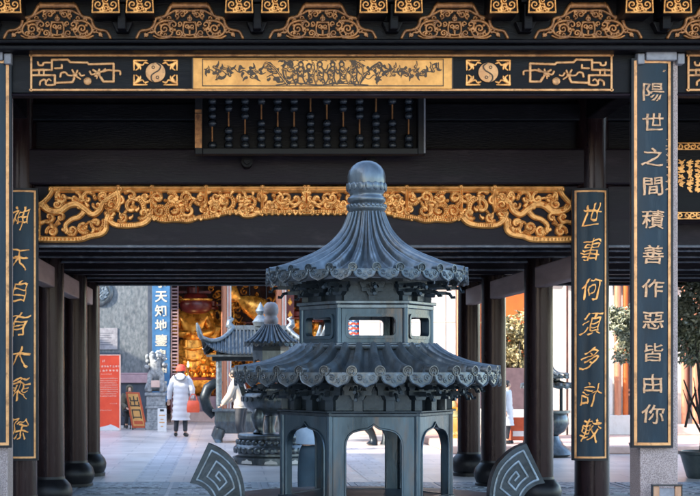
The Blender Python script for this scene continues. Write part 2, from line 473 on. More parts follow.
def relief(strokes, res, base, amp, u=1.0, carved=False, fills=()):
    """strokes: (points, w0, w1) in pixel units, y down. Returns MB in units of u metres per pixel; x right, z up, face towards -y, back at y=0"""
    allp = np.concatenate([np.array(s[0], float) for s in strokes] + [np.array(f, float) for f in fills])
    wm = max([max(s[1], s[2]) for s in strokes] + [0.5])
    x0, y0 = allp.min(0) - wm
    x1, y1 = allp.max(0) + wm
    nx, ny = int((x1 - x0) / res) + 2, int((y1 - y0) / res) + 2
    gx = x0 + np.arange(nx) * res
    gy = y0 + np.arange(ny) * res
    D = np.full((ny, nx), -9.0)
    H = np.zeros((ny, nx))
    lev = random.Random(17)
    for pts, w0, w1 in strokes:
        pts = np.array(pts, float)
        lv = lev.uniform(.55, 1.25)
        n = len(pts)
        for i in range(max(n - 1, 1)):
            a = pts[i]
            b = pts[min(i + 1, n - 1)]
            t0, t1 = i / max(n - 1, 1), (i + 1) / max(n - 1, 1)
            wa, wb = w0 + (w1 - w0) * t0, w0 + (w1 - w0) * t1
            wmx = max(wa, wb) / 2 + 2 * res
            i0 = max(int((min(a[0], b[0]) - wmx - x0) / res), 0)
            i1 = min(int((max(a[0], b[0]) + wmx - x0) / res) + 2, nx)
            j0 = max(int((min(a[1], b[1]) - wmx - y0) / res), 0)
            j1 = min(int((max(a[1], b[1]) + wmx - y0) / res) + 2, ny)
            if i1 <= i0 or j1 <= j0:
                continue
            X, Y = np.meshgrid(gx[i0:i1], gy[j0:j1])
            d = b - a
            L = d @ d
            t = np.zeros_like(X) if L < 1e-12 else np.clip(((X - a[0]) * d[0] + (Y - a[1]) * d[1]) / L, 0, 1)
            dist = np.hypot(X - a[0] - t * d[0], Y - a[1] - t * d[1])
            hw = (wa + (wb - wa) * t) / 2
            v = hw - dist
            D[j0:j1, i0:i1] = np.maximum(D[j0:j1, i0:i1], v)
            hh = np.sqrt(np.clip(1 - (dist / np.maximum(hw, 1e-6)) ** 2, 0, 1)) * np.minimum(hw / 2.0, 1.3)
            if carved:
                e = dist / np.maximum(hw, 1e-6)
                hh = lv * np.clip((1 - e) / 0.42, 0, 1) * (1 - .45 * np.exp(-(e / .26) ** 2)) * (dist < hw)
            H[j0:j1, i0:i1] = np.maximum(H[j0:j1, i0:i1], hh)
    mb = MB()
    vid = {}
    V = []

    def gv(j, i):
        k = (j, i)
        if k not in vid:
            vid[k] = len(V)
            V.append((gx[i], gy[j], base + amp * H[j, i]))
        return vid[k]

    def ev(j, i, j2, i2):
        k = (j, i, j2, i2) if (j, i) < (j2, i2) else (j2, i2, j, i)
        if k not in vid:
            a, b = D[k[0], k[1]], D[k[2], k[3]]
            t = a / (a - b)
            t = min(max(t, 0.02), 0.98)
            vid[k] = len(V)
            V.append((gx[k[1]] + t * (gx[k[3]] - gx[k[1]]), gy[k[0]] + t * (gy[k[2]] - gy[k[0]]), base))
        return vid[k]
    back = {}

    def bv(i):
        if i not in back:
            back[i] = len(V)
            V.append((V[i][0], V[i][1], 0.0))
        return back[i]
    ins = D > 0
    cnt = ins[:-1, :-1].astype(int) + ins[1:, :-1] + ins[:-1, 1:] + ins[1:, 1:]
    Fs = []
    for j, i in zip(*np.nonzero(cnt)):
        c = [(j, i), (j, i + 1), (j + 1, i + 1), (j + 1, i)]
        if cnt[j, i] == 4:
            Fs.append((gv(*c[3]), gv(*c[2]), gv(*c[1]), gv(*c[0])))
            continue
        poly = []
        kinds = []
        for k in range(4):
            a, b = c[k], c[(k + 1) % 4]
            if ins[a]:
                poly.append(gv(*a)); kinds.append(0)
            if ins[a] != ins[b]:
                poly.append(ev(*a, *b)); kinds.append(1)
        if len(poly) >= 3:
            Fs.append(tuple(reversed(poly)))
            m = len(poly)
            for k in range(m):
                k2 = (k + 1) % m
                if kinds[k] and kinds[k2]:
                    Fs.append((poly[k], poly[k2], bv(poly[k2]), bv(poly[k])))
    mb.v = [(p[0] * u, -p[2], -p[1] * u) for p in V]
    mb.f = Fs
    return mb


def place_relief(mb, ox, oy, s, y, dz=0.0):
    """relief built in photograph pixels at scale s, origin pixel (0,0) -> world"""
    return Matrix.Translation((PX(0, s), y, PZ(0, s)))


# ------------------------------------------------------------------ brush characters
def glyph(ch, size, depth, shear=0.0, rough=0.0, bold=0.0, seed=0, sy=1.0):
    c = bpy.data.curves.new('glyph', 'FONT')
    c.body = ch
    c.size = 1.0
    c.offset = bold
    c.resolution_u = 3
    o = bpy.data.objects.new('glyph', c)
    COL.objects.link(o)
    dg = bpy.context.evaluated_depsgraph_get()
    dg.update()
    me = bpy.data.meshes.new_from_object(o.evaluated_get(dg))
    bpy.data.objects.remove(o)
    bpy.data.curves.remove(c)
    bm = bmesh.new()
    bm.from_mesh(me)
    bpy.data.meshes.remove(me)
    bmesh.ops.remove_doubles(bm, verts=bm.verts, dist=1e-5)
    if rough:
        for _ in range(2):
            es = [e for e in bm.edges if e.calc_length() > 0.09]
            if es:
                bmesh.ops.subdivide_edges(bm, edges=es, cuts=1)
            bmesh.ops.triangulate(bm, faces=bm.faces)
    bm.verts.ensure_lookup_table()
    P = []
    for v in bm.verts:
        x, y = v.co.x - 0.5, v.co.y - 0.38
        if rough:
            q = Vector((x * 3.1 + seed * 7.3, y * 3.1, seed * 1.7))
            n1 = noise.noise(q)
            n2 = noise.noise(q + Vector((31, 7, 3)))
            q2 = q * 3.3
            x += rough * (n1 + 0.35 * noise.noise(q2))
            y += rough * (n2 + 0.35 * noise.noise(q2 + Vector((9, 2, 5))))
        x += shear * y
        P.append((x * size, y * size * sy))
    mb = MB()
    n = len(P)
    vs = [(p[0], -depth, p[1]) for p in P] + [(p[0], 0.0, p[1]) for p in P]
    fs = [tuple(v.index for v in f.verts) for f in bm.faces]
    for e in bm.edges:
        if len(e.link_faces) == 1:
            a, b = e.verts[0].index, e.verts[1].index
            fs.append((a, b, b + n, a + n))
    bm.free()
    mb.add(vs, fs)
    return mb


def smooth_poly(pts, k=6):
    return [tuple(p) for p in catmull(pts, k)]




# ------------------------------------------------------------------ ground
def sheet(name, x0, x1, y0, y1, z, m):
    b = MB()
    b.add([(x0, y0, z), (x1, y0, z), (x1, y1, z), (x0, y1, z)], [(0, 1, 2, 3)])
    return tag(b.build(name, m, smooth=0), kind='structure')


sheet('ground', -150, 150, -60, 260, 0.0, 'paving')
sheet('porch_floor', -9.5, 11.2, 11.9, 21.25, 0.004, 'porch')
sheet('path', -1.30, -0.80, 21.3, 44, 0.004, 'band')
sheet('path', 2.05, 2.65, 21.3, 40, 0.004, 'band')
bx = MB()
be = MB()
xx = -5.6
for k in range(12):
    xw = 1.22
    for (ya, yb) in ((19.05, 19.95), (20.05, 21.15)):
        be.box(xx, xx + xw - 0.05, ya, yb, 0.0045, 0.012)
        bx.box(xx + 0.09, xx + xw - 0.14, ya + 0.09, yb - 0.09, 0.009, 0.020)
    xx += xw
tag(be.build('slab_border', 'slabedge', smooth=0), kind='structure')
tag(bx.build('carved_paving', 'slab', smooth=0), kind='structure')

# ------------------------------------------------------------------ the pavilion
XS = [-7.78, -2.05, 3.67, 9.40]
ROWS = [15.0, 17.56, 20.5, 22.56]
PAV = thing('temple_pavilion', 'dark timber temple pavilion with gilt carved lintel and rows of lacquered columns', 'pavilion', (0.81, 17.7, 0))


def bw(mb, name, m, parent=None, smooth=30, bevel=0.0):
    """build a mesh given in world coordinates under an unrotated thing"""
    o = mb.build(name, m, parent, smooth, bevel)
    p = parent
    off = Vector((0, 0, 0))
    while p is not None:
        off += Vector(p.location)
        p = p.parent
    if parent is not None:
        # only the root empties carry a location
        root = parent
        while root.parent is not None:
            root = root.parent
        if parent is root:
            o.location = -Vector(root.location)
    return o


# columns with drum bases
colb = MB()
colb.lathe([(0.172, 0.24), (0.168, 1.5), (0.160, 5.3)], 28)
basb = MB()
basb.lathe([(0.25, 0.0), (0.25, 0.05), (0.235, 0.06), (0.262, 0.13), (0.268, 0.19), (0.245, 0.26), (0.20, 0.31), (0.18, 0.33), (0.176, 0.36)], 28)
for yi, Y in enumerate(ROWS):
    for X in XS:
        if yi == 0 and False:
            continue
        if 'col0' not in globals():
            col0 = colb.build('column', 'column', PAV)
            bas0 = basb.build('column_base', 'basestone', col0)
            col0.location = (X - PAV.location.x, Y - PAV.location.y, 0)
        else:
            c = dup(col0, PAV, (X - PAV.location.x, Y - PAV.location.y, 0))
            dup(bas0, c)

# front granite piers
for cx in (-7.75, -2.02, 3.71, 9.44):
    b = MB()
    b.box(cx - 0.163, cx + 0.163, 12.82, 13.15, 0, 4.36)
    o = bw(b, 'stone_pier', 'granite', PAV, smooth=0, bevel=0.012)
    b = MB()
    b.box(cx - 0.20, cx + 0.20, 12.80, 13.2, 4.30, 4.37)
    b.box(cx - 0.20, cx - 0.14, 12.75, 12.95, 4.22, 4.31)
    b.box(cx + 0.14, cx + 0.20, 12.75, 12.95, 4.22, 4.31)
    b.box(cx - 0.13, cx + 0.13, 12.74, 12.82, 4.25, 4.34)
    bw(b, 'pier_cap', 'greystone', PAV, smooth=0, bevel=0.01)

S0 = 117.0
YL = F / S0                      # lintel face


def zz(py, s=S0): return PZ(py, s)


b = MB()
b.box(-9.2, 10.9, YL + 0.03, YL + 0.13, zz(93), zz(50))
bw(b, 'lintel', 'lacquer', PAV, smooth=0, bevel=0.012)
b = MB()
b.box(-9.2, 10.9, YL + 0.00, YL + 0.14, zz(95.6), zz(93) - .002)
bw(b, 'lintel_moulding', 'beam', PAV, smooth=0, bevel=0.015)
b = MB()
b.box(-9.3, 11.0, YL - 0.16, YL + 0.32, zz(50.0, 118.5), zz(44.0, 118.5))
b.box(-9.3, 11.0, YL - 0.20, YL + 0.32, zz(44.0, 118.5) + .002, zz(38.5, 118.8))
bw(b, 'cap_beam', 'lacquer', PAV, smooth=0, bevel=0.015)
b = MB()
b.box(-9.3, 11.0, YL - 0.128, YL + 0.2, zz(38.5, 118.8), zz(-60))
bw(b, 'bracket_board', 'lacquer', PAV, smooth=0)
# upper eave purlin and soffit, roof
b = MB()
b.box(-9.6, 11.3, YL - 0.55, YL - 0.25, zz(-10, 122), zz(-26, 122))
bw(b, 'eave_beam', 'beam', PAV, smooth=0, bevel=0.02)
YF, YB = 11.5, 24.3
b = MB()
prof = [(YF, 5.02), (12.6, 5.35), (14.0, 5.85), (15.6, 6.5), (17.3, 7.2), (17.6, 7.2), (19.4, 6.3), (21.2, 5.3), (22.8, 4.55), (YB, 4.1)]
x0, x1 = -10.2, 11.8
n = len(prof)
b.add([(x0, y, z) for y, z in prof] + [(x1, y, z) for y, z in prof] + [(x0, y, z - 0.14) for y, z in prof] + [(x1, y, z - 0.14) for y, z in prof],
      [(i, n + i, n + i + 1, i + 1) for i in range(n - 1)] + [(2 * n + i, 2 * n + i + 1, 3 * n + i + 1, 3 * n + i) for i in range(n - 1)] +
      [(0, 2 * n, 3 * n, n), (n - 1, 2 * n - 1, 4 * n - 1, 3 * n - 1)] + [(i, i + 1, 2 * n + i + 1, 2 * n + i) for i in range(n - 1)] +
      [(n + i, 3 * n + i, 3 * n + i + 1, n + i + 1) for i in range(n - 1)])
k = x0 + 0.15
while k < x1:
    b.tube([(k, y, z + 0.03) for y, z in prof], 0.06, 6)
    k += 0.30
rf = bw(b, 'roof', 'roof', PAV)
b = MB()
b.box(x0, x1, 17.3, 17.6, 7.18, 7.6)
bw(b, 'ridge', 'roof', PAV, smooth=0, bevel=0.03)

# row-one wall above the opening
b = MB()
b.box(-9.2, 10.9, 14.96, 15.14, PZ(247, 100), PZ(186, 100))
bw(b, 'inner_lintel', 'beam', PAV, smooth=0, bevel=0.012)
b = MB()
b.box(-9.2, 10.9, 14.88, 15.16, PZ(186, 100) + 0.002, PZ(150, 100))
bw(b, 'wall_rail', 'beam', PAV, smooth=0, bevel=0.02)
b = MB()
b.box(-9.2, 10.9, 15.02, 15.13, PZ(150, 100) + 0.002, 5.6)
bw(b, 'wall_board', 'lacquer', PAV, smooth=0)
b = MB()
b.box(-9.2, 10.9, 14.92, 15.10, PZ(122, 100), PZ(104, 100))
bw(b, 'upper_rail', 'lacquer', PAV, smooth=0, bevel=0.02)
# ceiling over the inner bays, cross beams
b = MB()
b.box(-9.2, 10.9, 15.14, 23.0, 3.16, 3.22)
bw(b, 'ceiling', 'lacquer', PAV, smooth=0)
for s in (94.5, 89.5, 85.4, 79.0, 75.5, 72.5, 69.5, 66.5):
    b = MB()
    Y = F / s
    h = 2.86
    b.box(-9.2, 10.9, Y - 0.07, Y + 0.07, h, 3.15)
    bw(b, 'cross_beam', 'beam', PAV, smooth=0, bevel=0.022)
for (yy, zb0) in [(14.958, PZ(247, 100))] + [(F / s - 0.072, 2.86) for s in (94.5, 89.5, 85.4, 79.0, 72.5, 66.5)]:
    b = MB()
    b.tube([(-9.2, yy, zb0 + .004), (10.9, yy, zb0 + .004)], 0.014, 10)
    bw(b, 'edge_highlight', 'edgehilite', PAV, smooth=60)  # added glossy pale tube stands in for light caught on the edge
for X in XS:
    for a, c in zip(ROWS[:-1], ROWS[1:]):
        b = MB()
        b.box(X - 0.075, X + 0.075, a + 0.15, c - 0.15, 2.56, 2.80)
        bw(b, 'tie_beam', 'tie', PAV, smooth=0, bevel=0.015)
    b = MB()
    b.box(X - 0.09, X + 0.09, 13.16, 14.87, 4.1, 4.4)
    bw(b, 'tie_beam', 'lacquer', PAV, smooth=0, bevel=0.015)

# bracket zone: carved humps and gilt block ends
hump_l = []
for sg in (1, -1):
    hump_l += [
        (smooth_poly([(sg * 53, 38), (sg * 50.5, 33), (sg * 48, 31), (sg * 42, 30), (sg * 38, 28), (sg * 35.5, 24), (sg * 34, 19), (sg * 29, 17.5), (sg * 24.5, 16), (sg * 21.5, 11), (sg * 18.5, 6), (sg * 16.5, 4)], 4), 2.2, 3.0),
        (smooth_poly([(sg * 17, 21), (sg * 25, 21), (sg * 32, 24), (sg * 35, 30), (sg * 32, 35), (sg * 25, 37), (sg * 19, 35.5), (sg * 17, 32)], 5), 2.3, 1.6),
        (spiral(sg * 25, 29, 5.6, 1.5, 0.4, sg), 2.0, 1.3),
        (spiral(sg * 16, 25, 4.2, 1.2, 2.2, -sg), 1.7, 1.2),
        (spiral(sg * 11, 33.5, 3.6, 1.3, 1.0, sg), 1.7, 1.1),
        (spiral(sg * 7.5, 14.5, 3.4, 1.2, 3.6, -sg), 1.7, 1.2),
        (spiral(sg * 13, 16.5, 2.6, 1.0, 1.6, sg), 1.5, 1.1),
        (smooth_poly([(sg * 5.5, 23), (sg * 6.5, 28), (sg * 5.5, 34), (0, 35.5)]), 1.7, 1.5),
        (smooth_poly([(sg * 36, 32), (sg * 41, 33), (sg * 45, 37)]), 1.6, 1.0),
        (smooth_poly([(sg * 22, 15), (sg * 15, 11), (sg * 9, 10.5), (0, 11)]), 1.8, 1.6),
        (spiral(sg * 2.6, 27, 2.4, 1.2, 1.0, sg), 1.4, 1.0),
        ([(sg * 20, 37.2), (0, 38)], 1.6, 1.6),
        (smooth_poly([(sg * 36, 36), (sg * 30, 38.5), (sg * 20, 38)]), 1.6, 1.6),
        ([(sg * 20, 23), (sg * 20.3, 23.3)], 2.6, 2.6), ([(sg * 15, 30), (sg * 15.3, 30)], 2.4, 2.4), ([(sg * 29, 25.5), (sg * 29.3, 25.5)], 2.2, 2.2),
    ]
for (x, y, r, a) in ((30, 34, 2.4, 0), (38, 31, 2.2, 2), (43, 35, 2.0, 4), (21, 18.5, 2.4, 1), (28, 20.5, 2.0, 3), (10, 24, 2.6, 2), (4, 12.5, 1.8, 0), (12, 12.8, 1.8, 4), (18, 30.5, 2.2, 5), (6, 35, 1.8, 1), (24.5, 35, 1.8, 2)):
    for sg in (1, -1):
        hump_l.append((spiral(sg * x, y, r, 1.1, a, sg), 1.5, 1.0))
hump_l += [([(-16.5, 5.5), (16.5, 5.5)], 4.6, 4.6), ([(-5.5, 22.5), (5.5, 22.5)], 1.8, 1.8), ([(0, 16), (0, 21)], 2.2, 1.6), (ring(0, 19, 2.0), 1.3, 1.3), ([(0, 31), (0, 34)], 2, 1.6)]
hump = relief([(p, w0 * 1.25, w1 * 1.25) for p, w0, w1 in hump_l], 0.45, 0.016, 0.016, 1 / 118.2)
hb = relief([([(-10.5, 33), (10.5, 33)], 11, 11), ], 1, 0.002, 0, 1 / S0)
hump0 = None
for cx in (-72, 59, 190, 321.5, 452, 584, 715):
    X, Z = PX(cx, S0), zz(0)
    if hump0 is None:
        hump0 = hump.build('bracket_carving', 'goldold', PAV, smooth=40)
        o = hump0
    else:
        o = dup(hump0, PAV)
    o.location = Vector((X, YL - 0.13, zz(0, 118.2))) - Vector(PAV.location)
blk_l = []
random.seed(3)
blk_l += [([(-12, -8), (-13, 13)], 1.6, 1.6), ([(12, -8), (13, 13)], 1.6, 1.6), ([(-13, 13.4), (13, 13.4)], 1.8, 1.8)]
for (x, y, r, a, d) in ((-7, 6, 4.8, 0, 1), (7, 6, 4.8, 3.1, -1), (0, 2, 3.6, 1, 1), (0, 9.5, 3, 4, -1), (-9, -2, 3.5, 2, 1), (9, -2, 3.5, 1, -1), (-4, 11, 2, 0, 1), (4.5, 11, 2, 2, -1)):
    blk_l.append((spiral(x, y, r, 1.3, a, d), 1.9, 1.3))
blk = relief(blk_l, 0.45, 0.012, 0.012, 1 / S0)
blkb = MB()
blkb.prism([[(-13 / S0, 8 / S0), (-13.6 / S0, -14 / S0), (13.6 / S0, -14 / S0), (13 / S0, 8 / S0)]], 0.004, 0.34)
blk0 = None
for cx in (-24, 8, 106, 140, 239, 275, 373, 408, 503, 541, 638, 676):
    if blk0 is None:
        blk0 = blk.build('gilt_block_end', 'gold', PAV, smooth=40)
        arm0 = blkb.build('bracket_arm', 'lacquer', blk0, smooth=0)
        o = blk0
    else:
        o = dup(blk0, PAV)
        dup(arm0, o)
    o.location = Vector((PX(cx, 120.6), YL - 0.42, zz(-0.5, 120.6))) - Vector(PAV.location)
for cx in (-6, 124, 256.5, 390, 521, 656):
    b = MB()
    X = PX(cx, S0)
    b.box(X - 0.035, X + 0.035, YL - 0.32, YL + 0.06, zz(37), zz(12))
    b.box(X - 0.07, X + 0.07, YL - 0.36, YL + 0.06, zz(12), zz(4))
    b.prism([[(X - 0.05, zz(37.4)), (X + 0.05, zz(37.4)), (X + 0.09, zz(27)), (X - 0.09, zz(27))]], YL - 0.22, YL - 0.05)
    bw(b, 'bracket_post', 'lacquer', PAV, smooth=0, bevel=0.008)

# gilt frame lines on the lintel
YR = YL + 0.028
for (xa, xb) in ((30, 613), (688, 1270), (-600, -36)):
    fr = []
    for p in (((xa, 54.8), (xb, 54.8)), ((xa, 89.4), (xb, 89.4)), ((xa + 1, 54), (xa + 1, 90)), ((xb - 1, 54), (xb - 1, 90))):
        fr.append((list(p), 2.3, 2.3))
    b = MB()
    for (p, w0, _) in fr:
        (ax, ay), (cx2, cy2) = p
        b.box(PX(min(ax, cx2) - 1.1, S0), PX(max(ax, cx2) + 1.1, S0), YR - 0.018, YR, zz(max(ay, cy2) + 1.15), zz(min(ay, cy2) - 1.15))
    bw(b, 'lintel_frame', 'goldline', PAV, smooth=0, bevel=0.004)
mean = [
    ([(32, 69.6), (51.5, 69.3), (51.5, 59.2), (67.5, 59), (70, 61.6), (87, 62), (88.5, 63.6), (113.4, 63), (113.4, 81), (103.4, 81), (101, 77)], 2.0, 2.0),
    (smooth_poly([(103, 71), (108, 69.5), (113, 70), (119.5, 70.5), (120, 74)]), 1.9, 1.6),
    ([(32, 74.6), (54.6, 74.6), (54.6, 82.4), (72, 81.6), (74, 78)], 2.0, 2.0),
    (smooth_poly([(37.5, 61.5), (38.5, 64.5), (42.5, 64.5), (43.5, 62.2), (51.5, 62)]), 1.8, 1.8),
    (smooth_poly([(39.5, 84.5), (40, 81), (44, 79), (45.5, 81), (45.8, 84), (50, 84.6), (54.6, 84)]), 1.8, 1.8),
    (smooth_poly([(46.5, 80.5), (48.5, 78.5), (50.5, 80)]), 1.6, 1.4),
    ([(61.5, 64.3), (61.5, 67.5), (54.5, 67.7)], 1.7, 1.7),
    ([(38.7, 69), (43.5, 69), (43.5, 74.6), (38.7, 74.6), (38.7, 69)], 1.6, 1.6),
    (smooth_poly([(60, 76), (61, 72.5), (65, 71.8), (67.5, 74.4), (71, 75), (76, 74.5)]), 1.9, 1.5),
    (smooth_poly([(72, 69.5), (74, 73), (76.5, 76), (80, 78.5)]), 1.8, 1.4), (smooth_poly([(77, 70), (75.5, 74), (73, 78)]), 1.8, 1.2),
    (smooth_poly([(79, 72.5), (81, 75.2), (84, 74.5)]), 1.8, 1.3),
    (smooth_poly([(89.5, 71), (91.5, 74), (95, 73)]), 1.8, 1.4), (smooth_poly([(93, 69.5), (97, 71.5), (101.5, 71), (105, 68.5)]), 2.0, 1.6),
    (smooth_poly([(95, 75.5), (98.5, 74), (100.5, 77.5), (102.5, 80.8)]), 1.9, 1.6), (smooth_poly([(99, 69), (97.5, 73), (96.5, 78)]), 1.8, 1.1),
    ([(74.5, 74.5), (74.8, 74.5)], 4.0, 4.0), ([(97.6, 73), (98, 73)], 4.0, 4.0),
    ([(87.2, 80.6), (87.4, 80.6)], 6.4, 6.4),
]
corner = []
for sx in (1, -1):
    for sy in (1, -1):
        g = lambda x, y: (155.3 + sx * x, 72 + sy * y)
        corner += [([g(-21.5, -12.2), g(-21.5, -2.5)], 2.4, 1.4), ([g(-21.5, -12.2), g(-8.5, -12.2)], 2.4, 1.4)]
        for (a, c, d) in (((-20, -10), (-13.5, -7.5), (-11, -10)), ((-20, -10), (-17, -5), (-19.5, -2.5)), ((-20, -10), (-15.5, -6), (-15, -3.5))):
            corner.append((smooth_poly([g(*a), g(*c), g(*d)]), 2.6, 1.4))
        corner.append(([g(-10, -10), g(-7.5, -9.2)], 2.6, 1.6))
disc_l = [([(155.3, 72), (155.5, 72)], 19.5, 19.5)]
sline = [(smooth_poly([(157, 62.8), (160.6, 66), (158.6, 70), (155, 72.2), (151.6, 75), (151.4, 79), (153.4, 81.4)]), 1.3, 1.3), (ring(153.2, 67, 1.3), .8, .8), (ring(157.4, 77, 1.3), .8, .8)]


def put(mb, name, m, s, y, mirror=None, parent=PAV, shift=0.0, smooth=40):
    mx = Matrix.Translation((PX(0, s), y, PZ(0, s)))
    o_ = MB()
    vs = mb.v
    if mirror is not None:
        vs = [((2 * mirror) / s - p[0], p[1], p[2]) for p in vs]
        fs = [tuple(reversed(f)) for f in mb.f]
    else:
        fs = mb.f
    vs = [(p[0] + PX(0, s) + shift, p[1] + y, p[2] + PZ(0, s)) for p in vs]
    o_.v, o_.f = vs, fs
    return bw(o_, name, m, parent, smooth=smooth)


rm = relief([(p, a_ * 1.22, c_ * 1.22) for p, a_, c_ in mean], 0.4, 0.010, 0.008, 1 / S0)
nq = len(corner) // 4
rcs = [relief(corner[k * nq:(k + 1) * nq], 0.4, 0.008, 0.009, 1 / S0) for k in range(4)]
rd = relief(disc_l, 0.5, 0.016, 0.002, 1 / S0)
rs = relief(sline, 0.35, 0.004, 0.0, 1 / S0)
bayw = 688 - 30 + 0.0
for (mir, sh) in ((None, 0), (322, 0), (None, bayw / S0)):
    put(rm, 'lattice_ornament', 'goldline', S0, YR, mir, shift=sh)
    for rc in rcs:
        put(rc, 'corner_ornament', 'gold', S0, YR, mir, shift=sh)
    d = put(rd, 'taiji_disc', 'goldline', S0, YR, mir, shift=sh)
    o_ = put(rs, 'taiji_curve', 'ink', S0, YR - 0.0185, mir, shift=sh, parent=PAV)
    o_.parent = d
    o_.location = (0, 0, 0)

# the central gilt plaque with its engraved picture
b = MB()
b.box(PX(192, S0), PX(453, S0), YR - 0.030, YR + 0.004, zz(89.0), zz(57.6))
plq = bw(b, 'gilt_plaque', 'goldflat', PAV, smooth=0, bevel=0.006)
b = MB()
for (xa, xb, ya, yb) in ((202.2, 443.6, 58.6, 59.5), (202.2, 443.6, 85.4, 86.3), (202.2, 203.0, 58.6, 86.3), (442.8, 443.6, 58.6, 86.3), (192.0, 193.2, 57.8, 88.8), (451.8, 453.0, 57.8, 88.8)):
    b.box(PX(xa, S0), PX(xb, S0), YR - 0.034, YR - 0.0305, zz(yb), zz(ya))
o_ = bw(b, 'panel_line', 'ink', PAV, smooth=0)
o_.parent = plq
o_.location = (0, 0, 0)
eng = []
gil = []
random.seed(11)


def leafsprig(x, y, dx, n, size):
    eng.append((smooth_poly([(x, y), (x + dx * 5, y - 2), (x + dx * 10, y + 2), (x + dx * 15, y)]), 1.0, 0.7))
    for i in range(n):
        a = random.uniform(0, 2 * PI)
        cx, cy = x + dx * random.uniform(0, 15), y + random.uniform(-5.5, 5.5)
        L = random.uniform(.7, 1.2) * size
        p = [(cx, cy), (cx + L * .5 * math.cos(a) - .8 * math.sin(a), cy + L * .5 * math.sin(a) + .8 * math.cos(a)), (cx + L * math.cos(a), cy + L * math.sin(a))]
        eng.append((smooth_poly(p), 3.0, 0.7))
        gil.append((smooth_poly([p[0], p[1], ((p[1][0] + p[2][0]) / 2, (p[1][1] + p[2][1]) / 2)]), 0.9, 0.5))


for sg, c0 in ((1, 206), (-1, 440)):
    for k in range(5):
        leafsprig(c0 + sg * (k * 11.2), 72 + random.uniform(-2.5, 2.5), sg, 8, 5.2)
    cx = c0 + sg * 57
    eng.append((smooth_poly([(cx + sg * 24, 84), (cx + sg * 18, 76), (cx + sg * 12, 68), (cx + sg * 4, 62.5)]) + spiral(cx + sg * 4, 66, 3.6, 1.0, -PI / 2, -sg), 2.4, 1.0))
    eng.append((smooth_poly([(cx + sg * 24, 84), (cx + sg * 20, 72), (cx + sg * 22, 64), (cx + sg * 26, 62)]), 2.0, 1.0))
    eng.append((spiral(cx + sg * 27, 65, 3.6, 1.1, -PI / 2, sg), 1.5, 0.9))
    gil.append((smooth_poly([(cx + sg * 24, 83), (cx + sg * 18, 75.5), (cx + sg * 12, 67.5)]), 0.9, 0.6))
    leafsprig(cx + sg * 4, 77, sg, 8, 4.2)
    leafsprig(cx + sg * 1, 68, sg, 6, 4.0)
    leafsprig(cx + sg * 18, 66, sg, 6, 3.6)
for k, cx in enumerate((290, 300.5, 311, 321, 332, 343, 354)):
    rk = random.Random(60 + k)
    hh = rk.uniform(-2.0, 2.5)
    lean = rk.uniform(-3, 3)
    hd = (cx + lean, 64.5 + hh)
    eng.append((ring(hd[0], hd[1], rk.uniform(1.7, 2.4)), 1.4, 1.4))
    eng.append((smooth_poly([(hd[0] - 2.6, hd[1] - 1), (hd[0], hd[1] - 3.6), (hd[0] + 2.6, hd[1] - 1)]), 1.4, .8))
    wl, wr_ = rk.uniform(2.5, 4.6), rk.uniform(2.5, 4.6)
    eng.append((smooth_poly([(hd[0] - 1.5, hd[1] + 2.2), (cx - wl, 72), (cx - wl * .8, 78), (cx - wl - 2, 84)]), 1.8, 1.3))
    eng.append((smooth_poly([(hd[0] + 1.5, hd[1] + 2.2), (cx + wr_, 71), (cx + wr_ * .8, 78), (cx + wr_ + 2, 84)]), 1.8, 1.3))
    eng.append((smooth_poly([(cx - 3, 70), (cx - 6, 69 + rk.uniform(-3, 4)), (cx - 7, 65 + rk.uniform(-2, 9))]), 1.6, 1.0))
    eng.append((smooth_poly([(cx + 3, 70), (cx + 5.5, 72 + rk.uniform(-4, 3)), (cx + 7, 69 + rk.uniform(-5, 6))]), 1.6, 1.0))
    for q in range(6):
        y1 = rk.uniform(69, 83)
        eng.append((smooth_poly([(cx + rk.uniform(-3.5, -.5), y1), (cx + rk.uniform(-1, 1), y1 + rk.uniform(0, 3)), (cx + rk.uniform(.5, 3.5), y1 + rk.uniform(-2, 2))]), 1.3, .6))
    eng.append((spiral(cx + rk.uniform(-4, 4), 81 + rk.uniform(-1, 1), 2.4, 1.0, rk.uniform(0, 6), 1), 1.4, .9))
    for q in range(3):
        xx_, yy_ = cx + rk.uniform(-6, 6), rk.uniform(60, 84)
        eng.append((smooth_poly([(xx_, yy_), (xx_ + rk.uniform(-2, 2), yy_ + 2), (xx_ + rk.uniform(-4, 4), yy_ + rk.uniform(-1, 3))]), 2.0, .6))
eng.append((smooth_poly([(276, 85), (296, 83), (318, 85), (340, 83.5), (368, 85)]), 1.0, 1.0))
for k in range(9):
    cx = 283 + k * 9.5
    eng.append((smooth_poly([(cx, 61), (cx + 3, 60), (cx + 6, 61)]), .9, .6))
re_ = relief(eng, 0.4, 0.0035, 0.0, 1 / S0)
o_ = put(re_, 'engraving', 'ink', S0, YR - 0.0305)
o_.parent = plq
o_.location = (0, 0, 0)
rg_ = relief([(p, a_ * .26, c_ * .2) for q_, (p, a_, c_) in enumerate(eng) if max(a_, c_) > 1.7 and q_ % 3 == 0] + [([(203.5, 59.9), (442.4, 59.9)], .6, .6)], 0.35, 0.007, 0.004, 1 / S0)
o_ = put(rg_, 'gilt_relief', 'goldflat', S0, YR - 0.0305)
o_.parent = plq
o_.location = (0, 0, 0)

